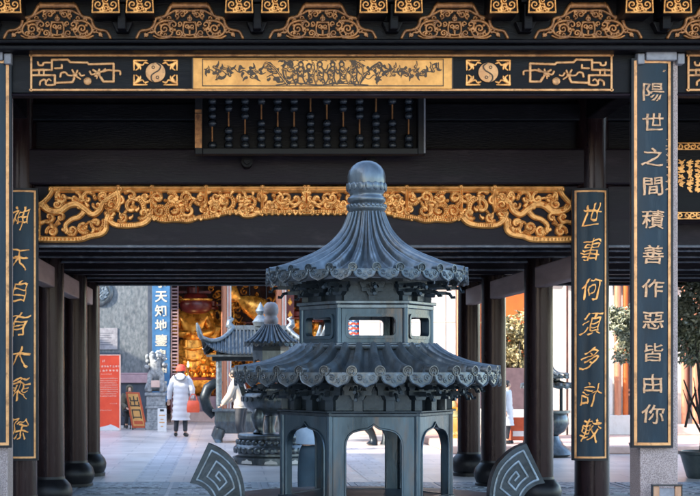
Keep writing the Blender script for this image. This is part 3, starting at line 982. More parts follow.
# the openwork dragon frieze
random.seed(21)
fz = []
top = [(52, 190.2), (120, 190.0), (306, 190.2)]
bot = [(38, 239.4), (58, 240), (80, 239.6), (90, 236.6), (101, 234.5), (106, 230), (106.5, 222), (108.5, 216)]
bot2 = [(107, 214), (110, 221), (117, 225.6), (130, 226), (142, 224.4), (149, 219.5), (152, 211)]
bot3 = [(150, 216), (162, 221), (176, 220.5), (188, 221.4), (198, 218.4), (210, 217.6), (224, 213.8), (237, 212.5), (244, 216.2), (252, 216), (262, 212.6), (276, 213), (290, 212.4), (306, 213.5)]
fz.append((top, 5.4, 5.4))
fz.append((smooth_poly([(54, 190), (50.5, 196), (45, 202), (39.5, 206.5), (38.6, 214), (39.2, 224), (38.6, 232), (38.6, 240)]), 4.0, 4.2))
fz.append((smooth_poly(bot), 5.2, 4.4))
fz.append((smooth_poly(bot2), 4.4, 5.0))
fz.append((smooth_poly(bot3), 4.0, 4.0))
fz.append((smooth_poly([(42, 205), (50, 211), (60, 212), (69, 206), (78, 205), (86, 210), (93, 215), (100, 211), (104, 203), (112, 197), (119, 193)]), 6.0, 4.6))
fz.append((smooth_poly([(118, 192), (119.5, 200), (117, 208), (110, 213)]), 4.6, 4.2))
fz.append((smooth_poly([(86, 210), (80, 217), (72, 220), (66, 226), (69, 234)]), 4.8, 3.4))
fz.append((smooth_poly([(40, 224), (48, 222), (54, 226), (60, 224)]), 3.4, 2.2))
SP = [(63, 198, 7, 3.0), (76, 199, 6, 2.8), (88, 199, 7.5, 3.0), (104, 197, 6, 2.6), (112, 206, 6, 2.6), (50, 218, 5.5, 2.4), (97, 224, 7.5, 3.2), (84, 228, 6, 2.8), (73, 231, 5, 2.4), (53, 232, 6, 2.4), (61, 218, 4.5, 2.2),
      (58, 205, 5, 2.4), (98, 206, 4.5, 2.2), (123, 218, 5, 2.4), (133, 208, 12, 4.4), (131, 197, 6, 2.8), (146, 198, 6, 2.8), (143, 214, 6, 2.6), (158, 199, 6.5, 3.0), (160, 212, 7, 3.0), (172, 199, 6, 2.8), (174, 211, 9, 3.6),
      (187, 198, 6, 2.8), (188, 211, 7, 3.2), (201, 199, 7, 3.0), (203, 211, 6, 2.6), (216, 198, 6, 2.6), (226, 202, 10.5, 4.2), (214, 210, 5.5, 2.6), (240, 198, 6, 2.8), (249, 202, 8, 3.2), (243, 210, 5, 2.4), (256, 210, 5.5, 2.4),
      (263, 198, 6.5, 2.8), (270, 206, 7, 3.2), (281, 199, 6, 2.8), (285, 207, 5.5, 2.6), (295, 200, 7, 3.0), (302, 208, 5, 2.4)]
for i, (x, y, r, w0) in enumerate(SP):
    fz.append((spiral(x, y, r, random.uniform(.85, 1.45), random.uniform(0, 6.28), random.choice((1, -1)), r1=r * 0.22), w0 + .4, w0 * 0.75))
    if random.random() < .7:
        fz.append(([(x, y), (x + .3, y)], w0 + .6, w0 + .6))
for i in range(len(SP) - 1):
    a, c = SP[i], SP[i + 1]
    if abs(a[0] - c[0]) < 18 and random.random() < .55:
        m_ = ((a[0] + c[0]) / 2 + random.uniform(-2, 2), (a[1] + c[1]) / 2 + random.uniform(-4, 4))
        fz.append((smooth_poly([(a[0], a[1]), m_, (c[0], c[1])]), 2.8, 2.0))
for i in range(60):
    x = random.uniform(44, 304)
    yb = 236 if x < 104 else (222 if x < 150 else 213)
    y = random.uniform(192, yb)
    r = random.uniform(1.9, 3.6)
    fz.append(([(x, y), (x + .2, y)], r, r))
for i in range(26):
    x = 152 + i * 5.9 + random.uniform(-1, 1)
    yb = 219 if x < 200 else (216 if x < 222 else 213.5)
    fz.append((smooth_poly([(x, yb - 2), (x + 1.5, yb + 1.5), (x + 3.4, yb - 1)]), 2.6, 1.8))
for x in (118.5, 152, 206, 262, 304):
    fz.append(([(x, 188), (x + .2, 188)], 4.2, 4.2))
    fz.append(([(x, 191), (x, 212)], 3.6, 2.6))
for i in range(16):
    x = random.uniform(48, 303)
    yb = 233 if x < 102 else (221 if x < 150 else 212)
    y = random.uniform(195, yb)
    r = random.uniform(2.8, 5.2)
    fz.append((spiral(x, y, r, random.uniform(.6, 1.1), random.uniform(0, 6.28), random.choice((1, -1)), r1=r * .3), 2.8, 1.9))
for i in range(56):
    x = random.uniform(46, 304)
    yb = 234 if x < 102 else (222 if x < 150 else 213)
    y = random.uniform(192, yb)
    a = random.uniform(0, 6.28)
    L = random.uniform(4, 7.5)
    c_ = random.uniform(-2, 2)
    fz.append((smooth_poly([(x, y), (x + L * .5 * math.cos(a) - c_ * math.sin(a), y + L * .5 * math.sin(a) + c_ * math.cos(a)), (x + L * math.cos(a), min(y + L * math.sin(a), yb + 2))]), 3.4, 0.4))
fz = [(p, w0 * 1.24 + .3, w1 * 1.24 + .3) for p, w0, w1 in fz]
full = fz + [([(612 - p[0], p[1]) for p in s[0]], s[1], s[2]) for s in fz]
rf_ = relief(full, 0.36, 0.024, 0.028, 0.01, carved=True)
put(rf_, 'dragon_frieze', 'gold', 100.0, 14.957, smooth=28)


# ------------------------------------------------------------------ couplet boards
def couplet(label, cx, y, s, half, ztop, zbot, sag, text, ys, size, cmat, shear, rough, sy, seed, bold, xoff=0.0, small=False):
    t = thing('couplet_board', label, 'couplet board', (cx, y, zbot), group='vertical couplet boards on the pavilion columns')
    h = ztop - zbot

    def cv(x): return -sag * (1 - (x / half) ** 2)
    b = MB()
    n = 18
    th = 0.03
    xs = [-half + 2 * half * i / n for i in range(n + 1)]
    vs = []
    for zv in (0, h):
        vs += [(x, cv(x), zv) for x in xs] + [(x, cv(x) + th, zv) for x in xs]
    m = n + 1
    fs = []
    for i in range(n):
        fs += [(i, i + 1, 2 * m + i + 1, 2 * m + i), (m + i + 1, m + i, 3 * m + i, 3 * m + i + 1), (i + 1, i, m + i, m + i + 1), (2 * m + i, 2 * m + i + 1, 3 * m + i + 1, 3 * m + i)]
    fs += [(0, 2 * m, 3 * m, m), (n, m + n, 3 * m + n, 2 * m + n)]
    b.add(vs, fs)
    b.build('panel', 'board', t, smooth=50)
    # raised dark rim and gilt line

    def rim(inset, wd, proud, name, mm):
        q = MB()

        def strip(xa, xb, za, zb):
            k = max(2, int(abs(xb - xa) / (2 * half) * 18))
            xs2 = [xa + (xb - xa) * i / k for i in range(k + 1)]
            vs2 = []
            for x in xs2:
                vs2 += [(x, cv(x) - proud, za), (x, cv(x) - proud, zb), (x, cv(x) + 0.004, za), (x, cv(x) + 0.004, zb)]
            f2 = []
            for i in range(k):
                o = 4 * i
                f2 += [(o, o + 4, o + 5, o + 1), (o + 2, o + 3, o + 7, o + 6), (o + 1, o + 5, o + 7, o + 3), (o, o + 2, o + 6, o + 4)]
            f2 += [(0, 1, 3, 2), (4 * k, 4 * k + 2, 4 * k + 3, 4 * k + 1)]
            q.add(vs2, f2)
        a = inset
        strip(-half + a, half - a, h - a - wd, h - a)
        strip(-half + a, half - a, a, a + wd)
        strip(-half + a, -half + a + wd, a + wd, h - a - wd)
        strip(half - a - wd, half - a, a + wd, h - a - wd)
        q.build(name, mm, t, smooth=50)
    rim(0.0, 0.020, 0.012, 'rim', 'boardedge')
    rim(0.0215, 0.024 if not small else 0.018, 0.010, 'gilt_line', 'goldline')
    for i, (ch, py) in enumerate(zip(text, ys)):
        ins = MB()
        g = glyph(ch, size, 0.012, shear, rough, 0.0 if ch == '皆' else bold, seed + i, sy)
        zc = PZ(py, s) - zbot
        for p in g.v:
            pass
        rs = random.Random(seed + i)
        ox = xoff + rs.uniform(-1, 1) * 0.02 * size
        ang = rs.uniform(-.06, .06)
        ca, sa = math.cos(ang), math.sin(ang)
        vv = []
        for p in g.v:
            x, z = p[0] * ca - p[2] * sa + ox, p[0] * sa + p[2] * ca
            x = max(-half + .05, min(half - .05, x))
            vv.append((x, p[1] + cv(x) - 0.0, z + zc))
        ins.add(vv, g.f)
        ins.build('character', cmat, t, smooth=30)
    return t


YO = [90, 121, 156, 185, 218.5, 254, 287.5, 320, 352.5, 383.5, 414.5]
zt, zb = PZ(56, 118), PZ(448.5, 118)
r_ = couplet('tall teal couplet board with gilt characters on the front granite pier', 3.646, 12.812, 118, 0.178, zt, zb, 0.030, '陽世之間積善作惡皆由你', YO, 0.200, 'goldink', 0.04, 0.050, 0.84, 5, 0.006)
# faint side note
b = MB()
rq = random.Random(4)
for (za, zb2, x) in ((68, 69, .105), (137, 190, .128)):
    k = za
    while k < zb2:
        for q in range(3):
            xo, zo = x + rq.uniform(-.012, .012), PZ(k + rq.uniform(0, 4), 118) - zb
            b.box(xo - .008, xo + .008, -0.030 * (1 - (x / .178) ** 2) - .004, -0.030 * (1 - (x / .178) ** 2) + .01, zo - .003, zo + .003)
        k += 7
b.build('side_note', 'goldink', r_, smooth=0)
couplet('couplet board at the left edge, its characters mostly cut off', -2.0, 12.812, 118, 0.178, zt, zb, 0.030, '陰曹地府古往今來放過誰', YO, 0.200, 'goldink', 0.04, 0.050, 0.84, 45, 0.006, -0.022)
zt, zb = PZ(187.5, 102), PZ(461, 102)
couplet('narrow dark couplet board in running script, right of the dragon frieze', 3.60, 14.80, 102, 0.178, zt, zb, 0.060, '世事何須多計較', [215, 250, 289, 324, 358, 394, 430], 0.205, 'gold', 0.30, 0.115, 1.22, 81, -0.006, small=True)
couplet('narrow dark couplet board in running script, left of the dragon frieze', -2.02, 14.80, 102, 0.178, zt, zb, 0.060, '神天自有大乘除', [218, 258, 291, 324, 357, 389, 429], 0.205, 'gold', 0.30, 0.115, 1.22, 131, -0.006, small=True)

# ------------------------------------------------------------------ giant abacus under the lintel
SA = 103.0
YA = 14.50
AB = thing('abacus', 'giant dark wooden abacus with black beads hung under the carved lintel', 'abacus', (PX(309, SA), YA, PZ(156, SA)))
b = MB()
xa, xb = PX(195, SA), PX(424, SA)
za, zt = PZ(156, SA), PZ(84, SA)
b.box(xa, xa + 0.075, YA - 0.07, YA + 0.07, za, zt)
b.box(xb - 0.075, xb, YA - 0.07, YA + 0.07, za, zt)
b.box(xa + 0.075, xb - 0.075, YA - 0.072, YA + 0.072, za, za + 0.06)
b.box(xa + 0.075, xb - 0.075, YA - 0.072, YA + 0.072, zt - 0.06, zt)
bw(b, 'frame', 'boardedge', AB, smooth=0, bevel=0.008)
b = MB()
b.box(xa + 0.002, xa + 0.068, YA - 0.078, YA - 0.071, PZ(150, SA), PZ(116, SA))
b.box(xa + 0.002, xa + 0.066, YA - 0.0785, YA - 0.0705, PZ(115, SA), PZ(112, SA))
bw(b, 'gilt_corner', 'goldold', AB, smooth=0)
b = MB()
b.box(xb - 0.02, xb - 0.004, YA - 0.078, YA - 0.071, za + .01, zt - .01)
bw(b, 'edge_strip', 'greystone', AB, smooth=0)
b = MB()
b.box(xa + 0.075, xb - 0.075, YA + 0.05, YA + 0.07, za + 0.06, zt - 0.06)
bw(b, 'back_panel', 'lacquer', AB, smooth=0)
bead = MB()
bead.lathe([(0.024, -0.035), (0.036, -0.028), (0.045, -0.007), (0.045, 0.007), (0.036, 0.028), (0.024, 0.035)], 18)
bead0 = None
UP = [4, 2, 3, 1, 2, 2, 0, 1, 2, 3, 0, 1, 3]
for i, up in enumerate(UP):
    x = PX(212.3 + 16.3 * i, SA)
    q = MB()
    q.cyl((x, YA - 0.0, za + 0.05), (x, YA - 0.0, zt - 0.05), 0.008, n=8)
    rod = bw(q, 'rod', 'goldold', AB)
    slots = [102.2 + 7.35 * k for k in range(7)]
    use = list(range(up)) + list(range(up + 2, 7))
    for k in use:
        loc = Vector((x, YA, PZ(slots[k], SA))) - Vector(AB.location)
        if bead0 is None:
            bead0 = bead.build('bead', 'bead', AB, smooth=50)
            bead0.location = loc
        else:
            dup(bead0, AB, loc)
for px in (247, 372):
    b = MB()
    b.cyl((PX(px, 102), 14.70, PZ(161.5, 102)), (PX(px, 102), 14.88, PZ(161.5, 102)), 0.055, n=20)
    b.cyl((PX(px, 102), 14.66, PZ(161.5, 102)), (PX(px, 102), 14.70, PZ(161.5, 102)), 0.030, n=16)
    bw(b, 'beam_peg', 'lacquer', PAV, smooth=40)

# black hanging tablet of the next bay
TB = thing('hanging_tablet', 'black hanging tablet with gilt border and small gilt writing, right edge', 'tablet', (5.5, 14.6, PZ(219, 103)))
xa, xb, za, zb = PX(677, 103), PX(677, 103) + 2.3, PZ(219.5, 103), PZ(142, 103)
b = MB()
b.box(xa, xb, 14.58, 14.66, za, zb)
bw(b, 'board', 'lacquer', TB, smooth=0, bevel=0.006)
gl = []
rq = random.Random(9)
for k in range(38):
    x = 678.5 + k * 6.2
    for y in (146, 215.5):
        gl.append((spiral(x + 2, y, 3.0, 1.1, rq.uniform(0, 6), rq.choice((1, -1))), 1.7, 1.2))
        gl.append(([(x - 1, y + 3.2), (x + 5.2, y + 3.2)], 1.1, 1.1))
        gl.append(([(x - 1, y - 3.2), (x + 5.2, y - 3.2)], 1.1, 1.1))
bw_ = relief(gl, 0.5, 0.008, 0.006, 1 / 103)
put(bw_, 'gilt_border', 'gold', 103, 14.578, parent=TB)
for cx2 in range(0, 26):
    gl = []
    x = 682 + cx2 * 8.4
    y = 154 + (rq.choice((0, 0, 8, 20)))
    w_ = 1.3
    while y < rq.uniform(178, 208):
        for q in range(5):
            gl.append(([(x + rq.uniform(-3.4, 0), y + rq.uniform(-2.4, 2.4)), (x + rq.uniform(0, 3.4), y + rq.uniform(-2.4, 2.4))], 1.5, .9))
        y += 4.6
    put(relief(gl, 0.5, 0.006, 0.002, 1 / 103), 'writing_column', 'gold', 103, 14.578, parent=TB)


# ------------------------------------------------------------------ the large bronze burner in front
SB = 217.0
BX, BY = PX(366.5, SB), F / SB
BUR = thing('incense_burner', 'large blue-grey bronze incense burner with two-tier round tiled roof, in front', 'incense burner', (BX, BY, 0))


def bz(py): return PZ(py, SB)


def bl(px): return px / SB


def hexwall(face_w, zt, zb, hole, th, apothem, k):
    """one wall panel of a hexagonal body; hole: list of (x, z) or None; k-th face, k=0 faces the camera"""
    b = MB()
    hw = face_w / 2
    polys = [[(-hw, zb), (hw, zb), (hw, zt), (-hw, zt)]]
    if hole:
        polys.append(list(reversed(hole)))
    b.prism(polys, -apothem, -apothem + th)
    return b, Matrix.Rotation(k * PI / 3, 4, 'Z')


def tiled_roof(prof, n, rib, drop, disc_r, parent, mains, trims, single=False):
    """round roof with n ribs; prof: (r, z) metres from crown to eave; disc_r metres. single: every eave tile a part of its own"""
    sub = 16
    N = n * sub
    pr = catmull([(a, b2, 0) for a, b2 in prof], 5)
    m = len(pr)
    vs = []
    fs = []
    for k, p in enumerate(pr):
        r, z = p[0], p[1]
        q0, q1 = pr[max(k - 1, 0)], pr[min(k + 1, m - 1)]
        dr, dz = q1[0] - q0[0], q1[1] - q0[1]
        L = math.hypot(dr, dz) or 1
        nr, nz = -dz / L, dr / L
        if nz < 0: nr, nz = -nr, -nz
        cell = 2 * PI * r / n
        wr = min(rib, cell * 0.27)
        for i in range(N):
            a = 2 * PI * i / N - PI / 2
            ph = ((i + sub / 2) % sub - sub / 2) / sub * cell
            if abs(ph) < wr:
                h = wr * 1.45 * math.sqrt(1 - (ph / wr) ** 2)
            else:
                h = -0.80 * wr * min(1.0, 2.2 * (abs(ph) - wr) / max(cell / 2 - wr, 1e-6))
            rr, zz_ = r + nr * h, z + nz * h
            vs.append((rr * math.cos(a), rr * math.sin(a), zz_))
    for k in range(m - 1):
        for i in range(N):
            j = (i + 1) % N
            fs.append((k * N + i, (k + 1) * N + i, (k + 1) * N + j, k * N + j))
    b = MB()
    b.add(vs, fs)
    re, ze = float(pr[-1][0]), float(pr[-1][1])
    b.lathe([(re - 0.003, ze - 0.001), (re + 0.002, ze - 0.004), (re - 0.001, ze - 0.016), (re - 0.05, ze - 0.018), (re * 0.62, ze + 0.010)], 96)
    # round tile end
    disc = MB()
    rr = disc_r
    disc.lathe([(rr, -0.030), (rr, 0.0), (rr * 0.94, 0.004), (rr * 0.80, 0.004), (rr * 0.72, -0.002), (0.0001, -0.002)], 20)
    sp = spiral(0, 0, rr * 0.60, 1.5, 0.8, 1, r1=rr * 0.1, n=20)
    disc.tube([(p[0], p[1], 0.0) for p in sp], rr * 0.11, 5)
    d2 = MB()
    d2.merge(disc, Matrix.Translation((0, -(re + 0.008), ze + rr * 0.25)) @ Matrix.Rotation(PI / 2, 4, 'X'))
    # pointed drip tile
    wv = math.pi * re / n
    h = drop
    right = [(wv * x, h * z) for x, z in [(0.96, 0.04), (0.955, -.20), (0.90, -.42), (0.79, -.60), (0.64, -.72), (0.46, -.78), (0.30, -.84), (0.14, -.92), (0, -.97)]]
    left = [(-x, z) for x, z in reversed(right[:-1])]
    poly = right + left
    dr = MB()
    dr.prism([list(reversed(poly))], -0.004, 0.006)
    for sg in (1, -1):
        s1 = spiral(sg * wv * 0.46, -0.32 * h, wv * 0.24, 1.3, 0.5 + (0 if sg > 0 else PI * 0.6), sg, r1=wv * 0.04, n=14)
        dr.tube([(p[0], -0.005, p[1]) for p in s1], wv * 0.055, 5)
    s1 = spiral(0, -0.52 * h, wv * 0.2, 1.2, 1.2, 1, r1=wv * 0.03, n=12)
    dr.tube([(p[0], -0.005, p[1]) for p in s1], wv * 0.05, 5)
    dr.tube([(p[0] * .93, -0.005, p[1] * .95) for p in poly], wv * 0.05, 5)
    g2 = MB()
    g2.merge(dr, Matrix.Translation((0, -(re + 0.001), ze - 0.004)) @ Matrix.Rotation(R(-8), 4, 'X'))
    if single:
        d0 = d2.build('round_tile_end', trims, parent, smooth=50)
        g0 = g2.build('drip_tile', trims, parent, smooth=50, rz=PI / n)
        for i in range(1, n):
            dup(d0, parent, rz=2 * PI * i / n)
            dup(g0, parent, rz=2 * PI * (i + .5) / n)
    else:
        for i in range(n):
            b.merge(d2, Matrix.Rotation(2 * PI * i / n, 4, 'Z'))
            b.merge(g2, Matrix.Rotation(2 * PI * (i + .5) / n, 4, 'Z'))
    b.build('roof', mains, parent, smooth=60)


# finial
b = MB()
fin = [(0.0001, 160.8), (5, 161.2), (10, 163), (14.5, 166.5), (17.6, 171), (18.9, 176), (19.0, 181), (18.8, 184.5)]
b.lathe([(bl(r), bz(y)) for r, y in reversed(fin)], 40)
b.build('finial', 'bronze', BUR, smooth=60)
b = MB()
b.lathe([(bl(r), bz(y)) for r, y in reversed([(18.6, 184), (19.4, 185), (19.6, 190), (17.5, 193.2), (16.6, 194.6), (16.6, 196.5), (18.5, 198), (19.4, 200), (18.5, 202.2), (16.8, 203.4), (16.6, 204.8), (18.8, 205.8), (19.8, 207.6), (19.8, 209.4), (18.6, 210.8), (17.4, 212.5), (17.2, 214)])], 40)
pet = MB()
for i in range(16):
    a = 2 * PI * i / 16
    q = MB()
    q.ell((0, 0, 0), (bl(3.3), bl(1.3), bl(4.2)), 10, 8)
    b.merge(q, Matrix.Rotation(a, 4, 'Z') @ Matrix.Translation((0, -bl(19.3), bz(187.5))))
for i in range(26):
    a = 2 * PI * i / 26
    q = MB()
    q.ell((0, 0, 0), (bl(2.0), bl(1.2), bl(1.9)), 8, 6)
    b.merge(q, Matrix.Rotation(a, 4, 'Z') @ Matrix.Translation((0, -bl(19.2), bz(206.6))))
b.build('finial_collar', 'bronze', BUR, smooth=60)
UPR = [(17.4, 213.0), (19.5, 220), (23.5, 229.5), (30, 239), (39, 248), (50.5, 256), (64, 263), (79, 269), (91, 272.6), (98, 274.2)]
tiled_roof([(bl(r), bz(y)) for r, y in UPR], 28, 0.0175, 0.052, bl(4.5), BUR, 'bronze', 'bronzetrim', True)
LOR = [(66, 346.5), (71, 351.5), (79, 357.5), (90, 363.2), (102, 367.2), (115, 370.0), (125, 371.4), (129.5, 371.8)]
tiled_roof([(bl(r), bz(y)) for r, y in LOR], 32, 0.0215, 0.064, bl(5.2), BUR, 'bronze', 'bronzetrim', True)


def hexprism(b, rad, z0, z1):
    b.lathe([(rad, z0), (rad, z1)], 6)


def rrect(hw, zb, zt, r, n=4):
    pts = []
    for (cx, cz, a) in ((hw - r, zb + r, -90), (hw - r, zt - r, 0), (-hw + r, zt - r, 90), (-hw + r, zb + r, 180)):
        for i in range(n + 1):
            q = R(a + 90 * i / n)
            pts.append((cx + r * math.cos(q), cz + r * math.sin(q)))
    return pts


def arch(hw, zb, zt):
    """ogee-topped opening"""
    pts = [(-hw, zb), (hw, zb), (hw, zt - hw * 0.62)]
    seq = [(0.97, -.44), (0.88, -.26), (0.74, -.14), (0.55, -.075), (0.34, -.045), (0.2, -.02), (0.09, 0.05), (0, 0.12)]
    pts += [(hw * x, zt + hw * z) for x, z in seq]
    pts += [(-hw * x, zt + hw * z) for x, z in reversed(seq[:-1])]
    pts += [(-hw, zt - hw * 0.62)]
    return pts


# upper hexagonal lantern body
RL = bl(84.5)
AL = RL * math.cos(PI / 6)
RU = bl(65.0)
AU = RU * math.cos(PI / 6)
for k in range(6):
    b, mx = hexwall(RU * 0.995, bz(309), bz(345), rrect(bl(22.5), bz(336.6), bz(318.6), bl(4.0)), 0.028, AU, k)
    q = MB()
    q.merge(b, mx)
    # raised frame round the window
    fr = MB()
    fr.prism([rrect(bl(25.5), bz(339.6), bz(315.6), bl(5.0)), list(reversed(rrect(bl(22.7), bz(336.8), bz(318.4), bl(4.0))))], -AU - 0.007, -AU + 0.002)
    q.merge(fr, mx)
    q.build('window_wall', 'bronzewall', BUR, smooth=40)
for k in range(6):
    a = k * PI / 3
    p = (RU * 0.985 * math.cos(a), RU * 0.985 * math.sin(a))
    b = MB()
    b.cyl((p[0], p[1], bz(346)), (p[0], p[1], bz(306)), bl(3.1), n=12)
    b.build('corner_post', 'bronzewall', BUR, smooth=40)
b = MB()
hexprism(b, RU * 1.04, bz(310.5), bz(306.5))
hexprism(b, RU * 1.08, bz(306.2), bz(303.0))
hexprism(b, RU * 1.06, bz(348.5), bz(343.6))
b.lathe([(bl(69), bz(349.5)), (bl(70.5), bz(346.5)), (bl(67), bz(344.8))], 48)
b.build('body_moulding', 'bronze', BUR, smooth=20, bevel=0.003)


def bracket_mb(x0, zt, hgt, wid):
    """a dougong cluster projecting towards -y from the wall at y=0"""
    b = MB()
    s = hgt
    b.box(-wid * .16, wid * .16, -0.018, 0.02, zt - s, zt - s * .62)
    b.prism([[(-wid * .2, zt - s * .62), (wid * .2, zt - s * .62), (wid * .28, zt - s * .46), (-wid * .28, zt - s * .46)]], -0.035, 0.02)
    b.box(-wid * .5, wid * .5, -0.030, -0.012, zt - s * .46, zt - s * .30)
    b.box(-wid * .09, wid * .09, -0.085, 0.02, zt - s * .50, zt - s * .34)
    b.box(-wid * .09, wid * .09, -0.130, 0.02, zt - s * .26, zt - s * .10)
    for sg in (-1, 0, 1):
        x = sg * wid * .42
        b.prism([[(x - wid * .10, zt - s * .30), (x + wid * .10, zt - s * .30), (x + wid * .15, zt - s * .17), (x - wid * .15, zt - s * .17)]], -0.040, -0.004)
    b.box(-wid * .6, wid * .6, -0.036, -0.016, zt - s * .17, zt - s * .04)
    b.tube([(0, -0.085, zt - s * .42), (0, -0.105, zt - s * .46), (0, -0.115, zt - s * .62), (0, -0.13, zt - s * .60)], 0.008, 6)
    b.tube([(0, -0.13, zt - s * .18), (0, -0.15, zt - s * .22), (0, -0.158, zt - s * .36), (0, -0.172, zt - s * .34)], 0.008, 6)
    return b


b = MB()
hexprism(b, RU * 0.93, bz(302.8), bz(281))
hexprism(b, RL * 0.965, bz(408.6), bz(376))
b.build('bracket_wall', 'bronzedark', BUR, smooth=20)  # shade under both eaves put into a darker bronze, brackets too
bk = bracket_mb(0, bz(284), bz(284) - bz(306), bl(20))
bk2 = bracket_mb(0, bz(381), bz(381) - bz(409), bl(26))
k0 = k1 = None
for k in range(6):
    for (ang, rad) in ((k * 60, 0.93 * RU), (k * 60 + 30, 0.93 * AU)):
        if k0 is None:
            k0 = bk.build('eave_bracket', 'bronzedark', BUR, smooth=0)
            o = k0
        else:
            o = dup(k0, BUR)
        a = R(ang + 90)
        o.rotation_euler = (0, 0, R(ang) + PI / 2)
        o.location = (rad * math.cos(R(ang)), rad * math.sin(R(ang)), 0)
for k in range(6):
    for (ang, rad) in ((k * 60, 0.96 * RL), (k * 60 + 19, 0.90 * RL), (k * 60 + 41, 0.90 * RL)):
        if k1 is None:
            k1 = bk2.build('eave_bracket', 'bronzedark', BUR, smooth=0)
            o = k1
        else:
            o = dup(k1, BUR)
        o.rotation_euler = (0, 0, R(ang) + PI / 2)
        o.location = (rad * math.cos(R(ang)), rad * math.sin(R(ang)), 0)
# lower hexagonal body with ogee arches
for k in range(6):
    b, mx = hexwall(RL * 0.995, bz(412), bz(497), arch(bl(27.0 if k in (0, 3) else 34.0), bz(493.6), bz(425.5)), 0.030, AL, k)
    q = MB()
    q.merge(b, mx)
    hw_ = bl(27.2 if k in (0, 3) else 34.2)
    rim_ = [(x, -AL - 0.002, z) for x, z in arch(hw_, bz(493.6), bz(425.3))[1:]] + [(-hw_, -AL - 0.002, bz(493.6))]
    fr = MB()
    fr.tube(rim_, bl(1.1), 6)
    q.merge(fr, mx)
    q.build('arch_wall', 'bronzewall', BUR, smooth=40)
for k in range(6):
    a = k * PI / 3
    p = (RL * 0.985 * math.cos(a), RL * 0.985 * math.sin(a))
    b = MB()
    b.cyl((p[0], p[1], bz(497)), (p[0], p[1], bz(411)), bl(3.3), n=12)
    b.build('corner_post', 'bronzewall', BUR, smooth=40)
b = MB()
hexprism(b, RL * 1.03, bz(414.5), bz(411))
hexprism(b, RL * 1.06, bz(410.8), bz(408.8))
hexprism(b, RL * 1.05, bz(502), bz(494.2))
b.build('body_moulding', 'bronzedark', BUR, smooth=20, bevel=0.003)
# bowl, rim, legs, plinth (below the frame)
b = MB()
b.lathe([(0.30, 0.52), (0.47, 0.60), (0.585, 0.76), (0.60, 0.90), (0.565, 0.985), (0.56, 1.0), (0.64, 1.005), (0.65, 1.025), (0.64, 1.045), (0.50, 1.045), (0.40, 1.040), (0.0001, 1.040)], 48)
b.build('bowl', 'bronze', BUR, smooth=50)
leg = MB()
leg.tube([(0.42, 0, 0.72), (0.52, 0, 0.55), (0.50, 0, 0.38), (0.44, 0, 0.26), (0.47, 0, 0.205)], [0.16, 0.13, 0.085, 0.085, 0.13], 16)
for k in range(3):
    o = leg.build('leg', 'bronze', BUR, smooth=60, rz=R(-90 + 120 * k))
b = MB()
b.lathe([(0.86, 0.0), (0.86, 0.12), (0.82, 0.14), (0.80, 0.20), (0.0001, 0.205)], 8)
b.build('plinth', 'greystone', BUR, smooth=0, bevel=0.01)
# the scroll-carved ears
outer = catmull([(-158, 443), (-149, 446.8), (-141, 452.0), (-134, 458.6), (-128.5, 466), (-124.5, 476), (-122.2, 487), (-121.4, 499), (-122, 512), (-124, 524)], 5)
inner = catmull([(-176.5, 482.5), (-169, 484.0), (-163.4, 487.0), (-158.8, 491), (-155.4, 496), (-153.2, 502), (-151.8, 509), (-151.0, 516), (-150.6, 522), (-150.4, 528)], 5)
ne = len(outer)


def earmap(u_, v_):
    t = min(max(u_, 0), 1) * (ne - 1)
    i = min(int(t), ne - 2)
    f_ = t - i
    o_ = outer[i] * (1 - f_) + outer[i + 1] * f_
    n_ = inner[i] * (1 - f_) + inner[i + 1] * f_
    p = o_ * (1 - v_) + n_ * v_
    return (p[0], p[1])


EARLAB = None
TH = 0.085
for sg in (1, -1):
    b = MB()
    loop = [(sg * -p[0] / SB * 1.0, PZ(p[1], SB)) for p in outer] + [(sg * -p[0] / SB, PZ(p[1], SB)) for p in reversed(inner)]
    loop = [(-x, z) if False else (x, z) for x, z in loop]
    b.prism([loop], -TH / 2, TH / 2)
    # root that joins the rim
    b.box(min(sg * 0.54, sg * 0.69), max(sg * 0.54, sg * 0.69), -TH / 2 + .004, TH / 2 - .004, 0.84, 0.96)
    ear = b.build('ear', 'bronzedark', BUR, smooth=35, bevel=0.006)
    path = [(1.0, .13), (.07, .13), (.07, .89), (.60, .89), (.60, .30), (.185, .30), (.185, .73), (.475, .73), (.475, .46), (.29, .46), (.29, .59), (.38, .59)]
    pts = []
    for (a, c) in zip(path[:-1], path[1:]):
        for i in range(12):
            t = i / 12
            pts.append(earmap(a[0] + (c[0] - a[0]) * t, a[1] + (c[1] - a[1]) * t))
    pts.append(earmap(*path[-1]))
    rl = relief([([(sg * -p[0], p[1]) for p in pts], 2.3, 2.3), ([(sg * -p[0], p[1]) for p in [earmap(.72, v) for v in (.30, .5, .7, .89)]], 2.3, 2.3),
                 ([(sg * -p[0], p[1]) for p in [earmap(q, .30) for q in (.72, .85, 1.0)]], 2.3, 2.3)], 0.4, 0.004, 0.004, 1 / SB)
    for fy in (1,):
        q = MB()
        q.merge(rl, Matrix.Translation((0, -TH / 2 + 0.0005, PZ(0, SB))))
        q.build('scroll_relief', 'bronzelight', ear, smooth=50)

# ------------------------------------------------------------------ the smaller twin burner on a lotus pedestal, in the court behind
ST = 59.0
TX, TY = PX(271, ST), F / ST
TW = thing('incense_burner', 'round bronze burner with small pagoda top on a lotus pedestal', 'incense burner', (TX, TY, 0))


def tz(py): return PZ(py, ST)


def tl(px): return px / ST


